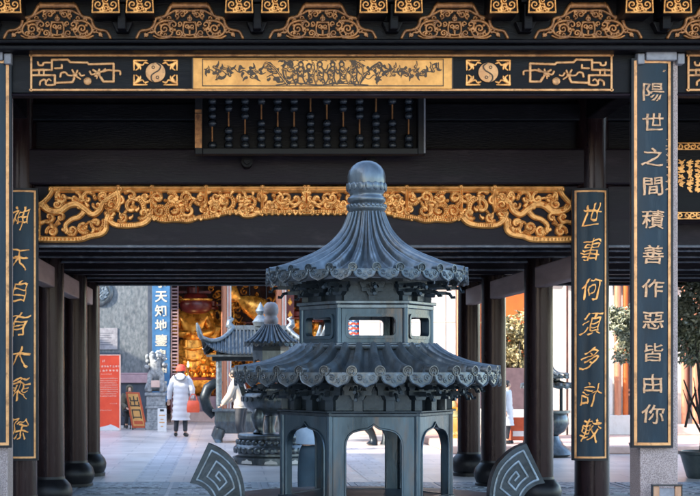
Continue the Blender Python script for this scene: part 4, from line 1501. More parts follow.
b = MB()
b.lathe([(tl(r), tz(y)) for r, y in reversed([(0.01, 302), (4, 302.5), (6.6, 305), (7.6, 309), (7.2, 313.5), (6, 315), (6, 317), (7.2, 318.5), (7.4, 322), (6.6, 324), (8, 325.5)])], 24)
b.build('finial', 'greystone', TW, smooth=60)
tiled_roof([(tl(r), tz(y)) for r, y in [(7.4, 324.5), (9.5, 327.5), (13, 332), (18, 337.5), (23, 341.6), (26.2, 343.4)]], 26, 0.026, 0.06, tl(1.6), TW, 'bronze', 'bronzelight')
RT = tl(18)
for k in range(6):
    b, mx = hexwall(RT * 0.995, tz(351), tz(388), arch(tl(6.4), tz(386), tz(359)), 0.03, RT * math.cos(PI / 6), k)
    q = MB()
    q.merge(b, mx)
    q.build('arch_wall', 'bronze', TW, smooth=40)
b = MB()
hexprism(b, RT * 1.0, tz(350.8), tz(343))
b.build('body_moulding', 'bronzedark', TW, smooth=20)
b = MB()
hexprism(b, RT * 1.12, tz(391), tz(388))
b.build('body_moulding', 'bronzedark', TW, smooth=20)
b = MB()
b.lathe([(tl(6), tz(416)), (tl(18), tz(413)), (tl(26), tz(407)), (tl(29), tz(400)), (tl(27), tz(393.5)), (tl(24), tz(391.5)), (tl(26.5), tz(390.8)), (tl(26.5), tz(389)), (0.001, tz(388.6))], 36)
for k in range(24):
    a = 2 * PI * k / 24
    q = MB()
    q.lathe([(0.045, 0), (0.045, 0.02), (0.0001, 0.028)], 10)
    b.merge(q, Matrix.Rotation(a, 4, 'Z') @ Matrix.Translation((0, -tl(28.6), tz(399))) @ Matrix.Rotation(PI / 2, 4, 'X'))
b.build('bowl', 'bronze', TW, smooth=50)
lg = MB()
lg.tube([(0, -tl(19), tz(407)), (0, -tl(21), tz(416)), (0, -tl(20), tz(423)), (0, -tl(18.5), tz(429)), (0, -tl(20), tz(433.5))], [tl(4), tl(7.5), tl(5.5), tl(4.2), tl(6)], 14)
for a in (40, -40, 180):
    lg.build('leg', 'bronze', TW, smooth=60, rz=R(a))
for sg in (-1, 1):
    e_ = MB()
    e_.prism([[(sg * tl(24), tz(396)), (sg * tl(29), tz(396)), (sg * tl(36), tz(374)), (sg * tl(30), tz(373)), (sg * tl(27.5), tz(384))]], -0.05, 0.05)
    e_.build('ear', 'bronzedark', TW, smooth=0, bevel=0.008)
b = MB()
b.lathe([(tl(r), tz(y)) for r, y in reversed([(0.01, 433.4), (32, 433.5), (33.5, 435), (33.5, 437.5), (31.5, 439.5), (31.5, 441.5), (35, 444), (37, 448), (37, 450.5), (33, 452.8), (33, 455), (38.5, 456.5), (38.5, 463.3)])], 40)
for k in range(30):
    a = 2 * PI * k / 30
    for (rr, y, sx, szz) in ((34.5, 441.5, 3.0, 2.4), (36.8, 449.5, 3.6, 3.4)):
        q = MB()
        q.ell((0, 0, 0), (tl(sx), tl(1.2), tl(szz)), 8, 6)
        b.merge(q, Matrix.Rotation(a + (0.1 if y < 445 else 0), 4, 'Z') @ Matrix.Translation((0, -tl(rr), tz(y))))
b.build('lotus_pedestal', 'bronze', TW, smooth=50)
for k in range(9):
    a = R(-150 + k * 37)
    b = MB()
    q = MB()
    q.prism([[(-tl(6.5), tz(462)), (tl(6.5), tz(462)), (tl(5.5), tz(459.5)), (tl(2), tz(459)), (0, tz(457.6)), (-tl(2), tz(459)), (-tl(5.5), tz(459.5))]], -0.02, 0.0)
    b.merge(q, Matrix.Rotation(a, 4, 'Z') @ Matrix.Translation((0, -tl(38.6), 0)))
    b.build('pedestal_ornament', 'paper', TW, smooth=0)

# ------------------------------------------------------------------ rectangular burner under an upturned hip roof
S3 = 46.0
RX, RY = PX(260.5, S3), F / S3
RB = thing('incense_burner', 'rectangular bronze trough burner under an upturned hip roof, beside the white-coated walker', 'incense burner', (RX, RY, 0))


def rz_(py): return PZ(py, S3)


def rl_(px): return px / S3


b = MB()
zb_, zt_ = rz_(433), rz_(409)
hw, hd = rl_(46), 0.42
vs = []
for (k, z, ex) in ((0, zb_, -.06), (1, zb_ + (zt_ - zb_) * .5, 0.0), (2, zt_ - .05, -.01), (3, zt_ - .05, .05), (4, zt_, .05)):
    vs += [(-hw - ex, -hd - ex, z), (hw + ex, -hd - ex, z), (hw + ex, hd + ex, z), (-hw - ex, hd + ex, z)]
fs = [(3, 2, 1, 0), (16, 17, 18, 19)]
for k in range(4):
    for i in range(4):
        j = (i + 1) % 4
        fs.append((4 * k + i, 4 * k + j, 4 * k + 4 + j, 4 * k + 4 + i))
b.add(vs, fs)
b.build('trough', 'bronze', RB, smooth=0, bevel=0.015)
for sx in (-1, 1):
    for sy in (-1, 1):
        q = MB()
        x, y = sx * (hw - .12), sy * (hd - .08)
        q.tube([(x, y, zb_ + .1), (x + sx * .05, y, zb_ - .05), (x + sx * .02, y, zb_ - .16), (x, y, 0.06), (x + sx * .06, y, 0.0)], [0.13, 0.14, 0.09, 0.10, 0.14], 12)
        q.build('leg', 'bronze', RB, smooth=60)
for sx in (-1, 1):
    q = MB()
    q.tube([(sx * hw, 0, rz_(416)), (sx * (hw + .16), 0, rz_(408)), (sx * (hw + .22), 0, rz_(398)), (sx * (hw + .14), 0, rz_(388)), (sx * (hw - .02), 0, rz_(383)), (sx * (hw - .16), 0, rz_(385))], [.10, .12, .12, .12, .11, .08], 10)
    q.build('ear', 'bronzedark', RB, smooth=60)
for sx in (-1, 1):
    for sy in (-1, 1):
        b = MB()
        b.cyl((sx * (hw - .1), sy * (hd - .05), rz_(409)), (sx * (hw - .1), sy * (hd - .05), rz_(352)), 0.065, n=12)
        b.build('post', 'bronzelight', RB, smooth=50)
b = MB()
b.box(-hw - .05, hw + .05, -hd - .02, hd + .02, rz_(361), rz_(355))
b.box(-hw + .05, hw - .05, -hd + .06, hd - .06, rz_(355), rz_(350))
b.build('eave_frame', 'bronzedark', RB, smooth=0, bevel=0.01)
# roof surface: concave hip with lifted corners
b = MB()
nu, nv = 24, 9
ex, ey = rl_(56), 0.85
rxh = rl_(27)
ze, zr = rz_(354.5), rz_(329)


def hip(side, u_, v_):
    """u_ in [-1,1] along the eave, v_ 0 eave .. 1 ridge"""
    c = abs(u_) ** 6
    lift = 0.34 * c * (1 - v_) ** 2
    z = ze + (zr - ze) * (v_ ** 1.55) + lift
    out = 1 + 0.06 * c * (1 - v_) ** 2
    if side in (0, 2):
        x = u_ * (ex * (1 - v_) + rxh * v_) * out
        y = (-1 if side == 0 else 1) * ey * (1 - v_) * out
    else:
        x = (1 if side == 1 else -1) * (ex * (1 - v_) + rxh * v_) * out
        y = u_ * ey * (1 - v_) * out
    return (x, y, z)


for side in range(4):
    vs = [hip(side, -1 + 2 * i / nu, j / nv) for j in range(nv + 1) for i in range(nu + 1)]
    fs = []
    for j in range(nv):
        for i in range(nu):
            a = j * (nu + 1) + i
            fs.append((a, a + 1, a + nu + 2, a + nu + 1))
    b.add(vs, fs)
    nr = 30 if side in (0, 2) else 14
    for i in range(nr):
        u_ = -0.95 + 1.9 * i / (nr - 1)
        X = u_ * (ex if side in (0, 2) else ey)
        pts = []
        for j in range(8):
            v_ = j / 7 * 0.98
            lim = (ex * (1 - v_) + rxh * v_) if side in (0, 2) else ey * (1 - v_)
            if abs(X) > lim and abs(X) > 1e-6:
                break
            p = hip(side, X / max(lim, 1e-6), v_)
            pts.append((p[0], p[1], p[2] + 0.012))
        if len(pts) > 1:
            b.tube(pts, 0.024, 6)
b.box(-ex * .96, ex * .96, -ey * .96, ey * .96, ze - 0.05, ze - 0.01)
b.build('roof', 'bronze', RB, smooth=50)
b = MB()
b.box(-rxh, rxh, -0.05, 0.05, rz_(330), rz_(325.5))
for sx in (-1, 1):
    for sy in (-1, 1):
        b.tube([tuple(Vector(hip(0 if sy < 0 else 2, sx, v_)) + Vector((0, 0, .03))) for v_ in (1, .8, .6, .4, .25, .1, 0)] + [(sx * (ex * 1.1), sy * ey * 1.1, ze + .52), (sx * ex * 1.12, sy * ey * 1.12, ze + .66)], [.05, .05, .05, .05, .05, .055, .055, .045, .02], 8)
    b.tube([(sx * rxh, 0, rz_(329)), (sx * (rxh + .1), 0, rz_(325)), (sx * (rxh + .09), 0, rz_(321)), (sx * (rxh + .02), 0, rz_(319)), (sx * (rxh + .1), 0, rz_(317))], [.07, .08, .06, .04, .02], 8)
b.lathe([(0.14, rz_(326)), (0.18, rz_(322)), (0.10, rz_(317)), (0.06, rz_(315)), (0.11, rz_(311)), (0.05, rz_(306)), (0.001, rz_(302))], 16)
b.build('ridge', 'bronzelight', RB, smooth=50)

# small tiered burner seen right of the inner column
S4 = 55.0
QX, QY = PX(548, S4), F / S4
QB = thing('incense_burner', 'slender tiered bronze burner half hidden by a column, right of the large burner', 'incense burner', (QX, QY, 0))


def qz(py): return PZ(py, S4)


b = MB()
b.lathe([(0.34, 0.0), (0.44, 0.05), (0.40, 0.14), (0.28, 0.22), (0.22, 0.32), (0.20, 0.38)], 24)
b.build('foot', 'bronze', QB, smooth=50)
b = MB()
b.lathe([(0.16, 0.37), (0.30, 0.46), (0.38, 0.6), (0.36, 0.72), (0.33, 0.78), (0.40, 0.80), (0.40, 0.84), (0.001, 0.85)], 28)
b.build('bowl', 'bronze', QB, smooth=50)
for k in range(6):
    a = k * PI / 3 + .3
    b = MB()
    b.cyl((0.27 * math.cos(a), 0.27 * math.sin(a), 0.84), (0.27 * math.cos(a), 0.27 * math.sin(a), qz(383)), 0.03, n=8)
    b.build('post', 'bronzedark', QB)
for (py, rr, hh) in ((387, .48, .22), (377, .36, .22)):
    tiled_roof([(0.06, qz(py) + hh + .06), (rr * .3, qz(py) + hh * .62), (rr * .6, qz(py) + hh * .25), (rr * .86, qz(py) + 0.04), (rr, qz(py) + .02)], 18, 0.03, 0.05, .028, QB, 'bronze', 'bronzelight')
b = MB()
b.lathe([(0.22, qz(386)), (0.22, qz(378))], 6)
b.lathe([(0.07, qz(370)), (0.10, qz(366)), (0.06, qz(362)), (0.001, qz(357))], 14)
b.build('tier', 'bronzedark', QB, smooth=40)

# tripod censer far back, seen through the arch
CX, CY = PX(385, 48), F / 48
TC = thing('tripod_censer', 'dark tripod censer whose leg shows through the large burner\'s front arch', 'censer', (CX, CY, 0))
b = MB()
b.lathe([(0.15, 0.42), (0.42, 0.5), (0.55, 0.7), (0.52, 0.92), (0.60, 0.98), (0.60, 1.04), (0.001, 1.03)], 28)
b.build('bowl', 'bronzedark', TC, smooth=50)
for a in (200, 320, 80):
    q = MB()
    c, s_ = math.cos(R(a)), math.sin(R(a))
    q.tube([(c * .34, s_ * .34, .62), (c * .44, s_ * .44, .42), (c * .30, s_ * .30, .24), (c * .26, s_ * .26, .10), (c * .30, s_ * .30, 0.0)], [.14, .12, .075, .08, .13], 12)
    q.build('leg', 'bronzedark', TC, smooth=60)


# ------------------------------------------------------------------ the main hall at the far side of the court
SH = 34.0
HY = F / SH
HALL = thing('temple_hall', 'great temple hall across the court, its open bays framed by orange columns', 'hall', (1.0, HY + 4, 0))


def hx(px, s=SH): return PX(px, s)


def hz(py, s=SH): return PZ(py, s)


b = MB()
b.box(-14, 12, HY + 7.6, HY + 7.8, 0, 7)
b.box(-14, -13.8, HY, HY + 7.6, 0, 7)
b.box(11.8, 12, HY, HY + 7.6, 0, 7)
bw(b, 'wall', 'hallwood', HALL, smooth=0)
b = MB()
b.box(-14, 12, HY - 0.2, HY + 7.8, 5.9, 6.0)
bw(b, 'ceiling', 'hallwood', HALL, smooth=0)
b = MB()
b.box(hx(171), 12, HY - 0.25, HY + 7.8, 0.0, 0.30)
bw(b, 'threshold_step', 'pinkstone', HALL, smooth=0, bevel=0.02)
for (pa, pb_, pm) in ((221.5, 226.5, 'orangewood'), (276, 281.5, 'orangewood'), (340, 346, 'orangewood')):
    b = MB()
    b.cyl((hx((pa + pb_) / 2), HY, 0.3), (hx((pa + pb_) / 2), HY, 5.9), (pb_ - pa) / SH / 2 + .01, n=20)
    bw(b, 'column', pm, HALL, smooth=50)
    b = MB()
    b.box(hx(pb_ + .6), hx(pb_ + 4.8), HY - .02, HY + .12, 0.3, 5.9)
    bw(b, 'door_jamb', 'white', HALL, smooth=0)
    b = MB()
    b.box(hx(pb_ + 2.2), hx(pb_ + 3.0), HY - .03, HY - .021, 0.3, 5.9)
    bw(b, 'jamb_line', 'exitred', HALL, smooth=0)
b = MB()
b.box(-14, 12, HY - 0.1, HY + 0.2, 4.6, 5.9)
bw(b, 'lintel', 'hallwood', HALL, smooth=0)
b = MB()
yf = HY - 2.2
for (ya, za, yb, zb2) in ((yf, 5.7, HY + 3.5, 9.0), (HY + 3.5, 9.0, HY + 10, 5.2)):
    b.add([(-15, ya, za), (13, ya, za), (13, yb, zb2), (-15, yb, zb2), (-15, ya, za - .2), (13, ya, za - .2), (13, yb, zb2 - .2), (-15, yb, zb2 - .2)],
          [(0, 1, 2, 3), (7, 6, 5, 4), (0, 4, 5, 1), (2, 6, 7, 3), (0, 3, 7, 4), (1, 5, 6, 2)])
bw(b, 'roof', 'roof', HALL, smooth=0)
# slatted door leaf
b = MB()
xa, xb = hx(171), hx(178.5)
b.box(xa, xa + .03, HY - .10, HY - .04, .3, 4.6)
b.box(xb - .03, xb, HY - .10, HY - .04, .3, 4.6)
z = 0.4
while z < 4.6:
    b.box(xa + .03, xb - .03, HY - .09, HY - .05, z, z + .045)
    z += 0.10
bw(b, 'lattice_door', 'mauve', HALL, smooth=0)
# painted zig-zag column seen through the lantern window
b = MB()
b.cyl((hx(351), HY - .6, 0.0), (hx(351), HY - .6, 5.8), 0.17, n=20)
pc = bw(b, 'painted_column', 'paper', HALL, smooth=50)
for (mm, ph) in (('bluesign', 0), ('redsign', 0.22)):
    q = MB()
    for k in range(12):
        z0 = 2.35 + k * 0.14
        pts = []
        for i in range(25):
            a = PI + PI * i / 24
            tri = abs(((i + (0 if ph == 0 else 4)) % 8) - 4) / 4
            pts.append((hx(351) + 0.175 * math.cos(a), HY - .6 + 0.175 * math.sin(a), z0 + ph * .32 + 0.06 * tri))
        q.tube(pts, 0.028, 5)
    o = q.build('zigzag_band', mm, pc)

# low bronze railing/panel under the statues
b = MB()
b.box(hx(179), hx(221), HY + .2, HY + .35, .3, .75)
for k in range(7):
    x = hx(180 + k * 6)
    b.box(x, x + .1, HY + .17, HY + .21, .36, .70)
bw(b, 'low_panel', 'mauve', HALL, smooth=0)
b = MB()
b.box(hx(232), hx(276), HY + .2, HY + .35, .3, .75)
bw(b, 'low_panel', 'hallwood', HALL, smooth=0)

# altar
AL_ = thing('altar_table', 'long dark altar table with gilt apron standing before the tall gilded statue', 'altar', (hx(205), HY + 1.6, 0.3))
b = MB()
b.box(-1.15, 1.15, -.35, .35, .92, 1.0)
b.build('table_top', 'darkred', AL_, smooth=0, bevel=.01)
for sx in (-1, 1):
    for sy in (-1, 1):
        q = MB()
        q.box(sx * 1.05 - .05, sx * 1.05 + .05, sy * .27 - .05, sy * .27 + .05, 0, .92)
        q.build('leg', 'darkred', AL_, smooth=0)
q = MB()
q.prism([[(-1.1, .92), (1.1, .92), (1.05, .70), (.8, .76), (.5, .68), (.2, .75), (0, .66), (-.2, .75), (-.5, .68), (-.8, .76), (-1.05, .70)]], -.36, -.33)
q.build('apron', 'gildstatue', AL_, smooth=0)
for k in range(5):
    px = 186 + k * 9
    o = MB()
    o.lathe([(.07, 0), (.10, .03), (.05, .07), (.04, .12), (.12, .20), (.13, .24), (.001, .245)], 16)
    t = tag(o.build('offering_cup', 'gildstatue', smooth=50), 'small gilt offering cup on the altar, one of a row of five', 'cup', 'gilt cups on the altar')
    t.location = (hx(px), HY + 1.5, 1.30)


# statues
def deity(name_loc, h, label, arms='clasp'):
    x, y, z = name_loc
    t = thing('gilded_statue', label, 'statue', (x, y, z))
    k = h / 3.0

    def fold(r, zz, a, i):
        return r * (1 + 0.07 * math.sin(7 * a + zz * 2.2) + 0.03 * math.sin(15 * a))
    b = MB()
    b.lathe([(.52 * k, 0), (.56 * k, .15 * k), (.50 * k, .6 * k), (.44 * k, 1.0 * k), (.40 * k, 1.3 * k), (.36 * k, 1.5 * k)], 40, sy=.75, mod=fold)
    b.build('robe', 'gildstatue', t, smooth=60)
    b = MB()
    for q in range(4):
        zc = (.35 + .3 * q) * k
        pts = [((.44 - .02 * q) * k * math.sin(a), -(.36 - .015 * q) * k * math.cos(a) - .03, zc + .16 * k * (1 - math.cos(a)) * 1.4) for a in np.linspace(-1.2, 1.2, 14)]
        b.tube(pts, .035 * k, 6)
    b.build('drapery', 'gildstatue', t, smooth=60)
    nodes = {'p': ((0, 0, 1.35 * k), .30 * k), 's': ((0, 0, 1.75 * k), .33 * k), 'c': ((0, 0, 2.1 * k), .34 * k), 'n': ((0, 0, 2.36 * k), .12 * k), 'h': ((0, -.03 * k, 2.55 * k), .17 * k), 't': ((0, 0, 2.72 * k), .15 * k), 'no': ((0, -.2 * k, 2.55 * k), .03 * k)}
    ed = [('p', 's'), ('s', 'c'), ('c', 'n'), ('n', 'h'), ('h', 't'), ('h', 'no')]
    for sg in (-1, 1):
        e = 'l' if sg < 0 else 'r'
        nodes[e + 's'] = ((sg * .38 * k, 0, 2.14 * k), .17 * k)
        nodes[e + 'e'] = ((sg * .52 * k, -.10 * k, 1.72 * k), .16 * k)
        if arms == 'raise' and sg > 0:
            nodes[e + 'w'] = ((sg * .62 * k, -.3 * k, 2.1 * k), .12 * k)
            nodes[e + 'f'] = ((sg * .62 * k, -.32 * k, 2.3 * k), .09 * k)
        else:
            nodes[e + 'w'] = ((sg * .18 * k, -.40 * k, 1.66 * k), .11 * k)
            nodes[e + 'f'] = ((sg * .05 * k, -.43 * k, 1.72 * k), .08 * k)
        ed += [('c', e + 's'), (e + 's', e + 'e'), (e + 'e', e + 'w'), (e + 'w', e + 'f')]
    skin_mesh(nodes, ed, 'p', 'figure', 'gildstatue', t, 2)
    b = MB()
    b.lathe([(.24 * k, 2.68 * k), (.26 * k, 2.74 * k), (.17 * k, 2.80 * k), (.17 * k, 2.95 * k), (.08 * k, 3.0 * k), (.001, 3.02 * k)], 20)
    b.box(-.5 * k, .5 * k, -.03, .03, 2.80 * k, 2.86 * k)
    b.build('crown', 'darkred', t, smooth=40)
    b = MB()
    b.lathe([(.7 * k, -.45), (.7 * k, -.3), (.55 * k, -.25), (.55 * k, -.1), (.65 * k, -.02), (.65 * k, 0.0)], 24)
    b.build('base', 'darkred', t, smooth=40)
    return t


deity((hx(193, 32), F / 32, 0.75), 3.4, 'tall gilded deity in draped robe behind the altar, above the white-coated walker')
deity((hx(211, 31), F / 31 + .4, 0.9), 2.9, 'gilded attendant statue with one arm raised, right of the tall gilded deity', 'raise')
deity((hx(256, 31), F / 31 + .8, 0.9), 2.3, 'gilded statue behind the hanging wooden fish in the second bay')
deity((hx(298, 32), F / 32 + .4, 0.8), 2.6, 'gilded statue in the third bay, left of the large burner lantern', 'raise')
deity((hx(317, 32), F / 32 + .4, 0.8), 2.5, 'gilded statue seen through the left window of the burner lantern', 'clasp')
AUR = []
ra = random.Random(31)
for (px, s_, zc, rr_) in ((193, 30.6, 2.6, 1.35), (256, 30.2, 2.4, 1.2), (306, 30.6, 2.4, 1.2)):
    tl0 = []
    for k in range(70):
        a, q = ra.uniform(0, 6.3), rr_ * 100 * math.sqrt(ra.uniform(.05, 1))
        x, y = q * math.cos(a), q * math.sin(a) * 1.35
        tl0.append((spiral(x, y, ra.uniform(6, 15), 1.2, a, ra.choice((1, -1)), r1=2), 6, 3.5))
    for k in range(26):
        a = 2 * PI * k / 26
        tl0.append((smooth_poly([(rr_ * 100 * math.cos(a), rr_ * 135 * math.sin(a)), (rr_ * 112 * math.cos(a + .05), rr_ * 150 * math.sin(a + .05)), (rr_ * 122 * math.cos(a - .04), rr_ * 164 * math.sin(a - .04))]), 11, 2))
    tl0.append(([(rr_ * 100 * math.cos(2 * PI * i / 40), rr_ * 135 * math.sin(2 * PI * i / 40)) for i in range(41)], 7, 7))
    t = thing('carved_screen', 'openwork gilt flame screen standing behind the %s' % {193: 'tall gilded deity', 256: 'hanging wooden fish', 306: 'statues left of the burner lantern'}[px], 'screen', (PX(px, s_), F / s_ + .9, .3))
    m_ = relief(tl0, 2.2, .03, .03, .01, carved=True)
    b = MB()
    b.merge(m_, Matrix.Translation((0, 0, zc + .3)))
    b.build('openwork', 'gildstatue', t, smooth=30)
    b = MB()
    b.cyl((-.5, .04, 0), (-.5, .04, zc), .05, n=8)
    b.cyl((.5, .04, 0), (.5, .04, zc), .05, n=8)
    b.box(-.8, .8, -.1, .18, 0, .12)
    b.build('stand', 'darkred', t)
for i, (px, z0, h_) in enumerate(((184, 1.30, .55), (203, 1.30, .62), (212, 1.30, .5), (219, 1.30, .55))):
    t = thing('gilt_figurine', ['small seated gilt figurine at the left end of the altar', 'small gilt figurine on the altar right of the walker\'s red hat', 'smallest gilt figurine on the altar', 'small gilt figurine at the right end of the altar'][i], 'figurine', (hx(px, 33), F / 33 + .55, z0))
    b = MB()
    b.lathe([(.22 * h_, 0), (.34 * h_, .05 * h_), (.30 * h_, .22 * h_), (.20 * h_, .35 * h_), (.24 * h_, .55 * h_), (.16 * h_, .68 * h_), (.08 * h_, .72 * h_), (.14 * h_, .80 * h_), (.13 * h_, .92 * h_), (.05 * h_, 1.0 * h_), (.001, 1.05 * h_)], 18)
    b.build('figure', 'gildstatue', t, smooth=50)
    b = MB()
    for sg in (-1, 1):
        b.tube([(sg * .22 * h_, 0, .55 * h_), (sg * .34 * h_, -.08, .38 * h_), (sg * .08 * h_, -.14, .32 * h_)], [.07 * h_, .06 * h_, .04 * h_], 8)
    b.build('arms', 'gildstatue', t, smooth=50)
for i, px in enumerate((290,)):
    t = thing('hanging_banner', 'narrow dark red banner with gilt diamonds hung in the third bay', 'banner', (hx(px, 33.6), F / 33.6, 2.2))
    b = MB()
    b.prism([[(-.12, 0), (0, -.15), (.12, 0), (.12, 3.6), (-.12, 3.6)]], -.01, .01)
    b.build('cloth', 'darkred', t, smooth=0)
    for k in range(9):
        b = MB()
        b.prism([[(-.07, .2 + k * .38), (0, .1 + k * .38), (.07, .2 + k * .38), (0, .34 + k * .38)]], -.02, -.0105)
        b.build('gilt_motif', 'gildstatue', t, smooth=0)
# lit oil lamps before the statues
M['flame'] = bpy.data.materials.new('lamp_flame')
M['flame'].use_nodes = True
_b = M['flame'].node_tree.nodes['Principled BSDF']
_b.inputs['Emission Color'].default_value = (1.0, 0.45, 0.10, 1)
_b.inputs['Emission Strength'].default_value = 6.0
for i, (px, s_, z0, pw) in enumerate(((187, 34.3, 1.30, 3.0), (243, 33.3, 1.15, 3.2), (303, 33.6, 1.15, 3.0))):
    t = thing('oil_lamp', ['lit brass oil lamp at the left of the altar, before the tall gilded deity', 'lit brass oil lamp in the second bay under the wooden fish', 'lit brass oil lamp in the third bay beside the burner lantern'][i], 'lamp', (PX(px, s_), F / s_ + (1.3 if i == 0 else .6), z0))
    b = MB()
    b.lathe([(.10, 0), (.11, .03), (.03, .06), (.03, .22), (.09, .27), (.10, .31), (.001, .30)], 18)
    b.build('stand', 'brass', t, smooth=50)
    if i:
        b = MB()
        b.lathe([(.22, -z0 + .3), (.22, -z0 + .36), (.16, -.05), (.20, 0.0), (.001, .0)], 16)
        b.build('pedestal', 'darkred', t, smooth=40)
    b = MB()
    b.lathe([(.001, .30), (.030, .34), (.034, .38), (.018, .44), (.001, .50)], 12)
    b.build('flame', M['flame'], t, smooth=60)
    li = bpy.data.lights.new('lamp_light', 'POINT')
    li.energy = pw
    li.color = (1.0, .62, .28)
    li.shadow_soft_size = .12
    lo = bpy.data.objects.new('lamp_light', li)
    COL.objects.link(lo)
    lo.parent = t
    lo.location = (0, -.05, .62)
# hanging lantern and fish
LT = thing('hanging_lantern', 'dark red round lantern hung in front of the tall gilded deity', 'lantern', (hx(196, 33.2), F / 33.2, hz(314, 33.2)))
b = MB()
b.lathe([(.16, 0), (.30, .03), (.44, .12), (.49, .24), (.48, .34), (.42, .42), (.30, .60), (.10, .62), (.001, .62)], 28, sy=.8)
b.build('shade', 'darkred', LT, smooth=60)
b = MB()
b.cyl((0, 0, .62), (0, 0, 5.9 - hz(314, 33.2)), .02, n=6)
b.build('cord', 'black', LT)
b = MB()
b.lathe([(.44, .38), (.50, .41), (.50, .45), (.42, .46)], 24, sy=.8)
b.build('rim', 'gildstatue', LT, smooth=40)
FS = thing('wooden_fish', 'large golden wooden fish hung level in the second bay of the hall', 'wooden fish', (hx(258, 33.2), F / 33.2, hz(309, 33.2)))
b = MB()
pr = [(.02, -.62), (.16, -.55), (.30, -.35), (.36, -.1), (.34, .15), (.24, .42), (.12, .60), (.10, .66), (.26, .85), (.30, 1.0)]
vs = MB()
vs.lathe(pr, 24, sy=.7)
b.merge(vs, Matrix.Rotation(R(-62), 4, 'Y'))
b.build('body', 'gildstatue', FS, smooth=60)
b = MB()
for dx in (-.25, .25):
    b.cyl((dx, 0, .1), (dx, 0, 5.9 - hz(309, 33.2)), .015, n=6)
b.build('cord', 'black', FS)
b = MB()
for sg in (-1, 1):
    b.ell((.36, sg * .2, -.1), (.07, .05, .07), 10, 8)
b.build('eye', 'darkred', FS, smooth=60)

# ------------------------------------------------------------------ marble screen wall at the left of the hall
SW = 36.0
WY = F / SW
SCR = thing('screen_wall', 'grey mottled marble screen wall with round relief medallion, behind the red poster', 'wall', (PX(120, SW), WY, 0))
b = MB()
b.box(PX(60, SW), PX(147.5, SW), WY, WY + .3, PZ(373, SW), 6.2)
bw(b, 'marble_panel', 'marble', SCR, smooth=0)
b = MB()
b.box(PX(60, SW), PX(152, SW), WY - .12, WY + .32, PZ(383, SW), PZ(375, SW))
b.box(PX(60, SW), PX(152, SW), WY - .06, WY + .3, PZ(375, SW), PZ(372.9, SW))
bw(b, 'ledge', 'mauve', SCR, smooth=0, bevel=.015)
b = MB()
b.box(PX(60, SW), PX(152, SW), WY - .03, WY + .3, 0, PZ(383, SW))
bw(b, 'dado', 'dadostone', SCR, smooth=0)
b = MB()
b.box(PX(147.5, SW), PX(171, SW), WY - .08, WY + .3, PZ(372.9, SW) + .002, 6.2)
bw(b, 'pier', 'dadostone', SCR, smooth=0, bevel=.01)
b = MB()
b.box(PX(80, SW), PX(119.5, SW), WY - .10, WY, PZ(364, SW), PZ(352.5, SW))
bw(b, 'bracket_shelf', 'dadostone', SCR, smooth=0, bevel=.01)
b = MB()
mc = (PX(99.5, SW), WY, PZ(292.5, SW))
md = MB()
md.lathe([(.375, 0), (.375, .06), (.34, .085), (.29, .085), (.27, .05), (.0001, .05)], 40)
b.merge(md, Matrix.Translation(mc) @ Matrix.Rotation(PI / 2, 4, 'X'))
mo = bw(b, 'medallion', 'bronze', SCR, smooth=40)
q = []
rq = random.Random(2)
for k in range(16):
    a, r = rq.uniform(0, 6.3), rq.uniform(0, 7.2)
    q.append((spiral(r * math.cos(a), r * math.sin(a), rq.uniform(1.4, 3), 1.2, a, 1), 1.2, .8))
mr_ = relief(q, 0.5, .02, .02, 1 / SW)
b = MB()
b.merge(mr_, Matrix.Translation((mc[0], WY - .05, mc[2])))
o = bw(b, 'medallion_relief', 'bronzelight', SCR, smooth=50)
o.parent = mo
o.location = (0, 0, 0)
NS = thing('notice_sheet', 'plain white notice sheet fixed to the marble wall above the red poster', 'notice', (PX(106, SW), WY, PZ(350, SW)))
b = MB()
b.box(PX(92, SW), PX(117.5, SW), WY - .03, WY - .003, PZ(349.5, SW), PZ(328, SW))
bw(b, 'sheet', 'greystone', NS, smooth=0)
b = MB()
for k in range(6):
    b.box(PX(96, SW), PX(113 - (k * 3 % 5), SW), WY - .033, WY - .0302, PZ(333 + k * 2.3 + .5, SW), PZ(333 + k * 2.3, SW))
bw(b, 'faint_lines', 'dadostone', NS, smooth=0)
# blue couplet board
BS = thing('blue_couplet_board', 'sky-blue hanging board with cream characters, behind the stone lion', 'couplet board', (PX(161.3, SW), WY - .1, PZ(402, SW)))
b = MB()
b.box(PX(152.4, SW), PX(170.2, SW), WY - .15, WY - .09, PZ(402, SW), PZ(215, SW))
bw(b, 'board', 'bluesign', BS, smooth=0, bevel=.006)
b = MB()
ys = [228, 242, 256, 270, 283, 295, 310.5, 325, 340, 355, 369]
for i, ch in enumerate('行些善事天知地鑒鬼神欽'):
    yy = 238 + 14.7 * i if False else [240, 255, 268, 282, 296.5, 311, 325.5, 340.5, 355, 370, 385][i]
    if i < 3: yy -= 2
    g = glyph(ch, 0.34, 0.012, 0, 0.012, .02, i)
    b.merge(g, Matrix.Translation((PX(161.3, SW), WY - .151, PZ(yy, SW))))
bw(b, 'inscription', 'cream', BS, smooth=0)

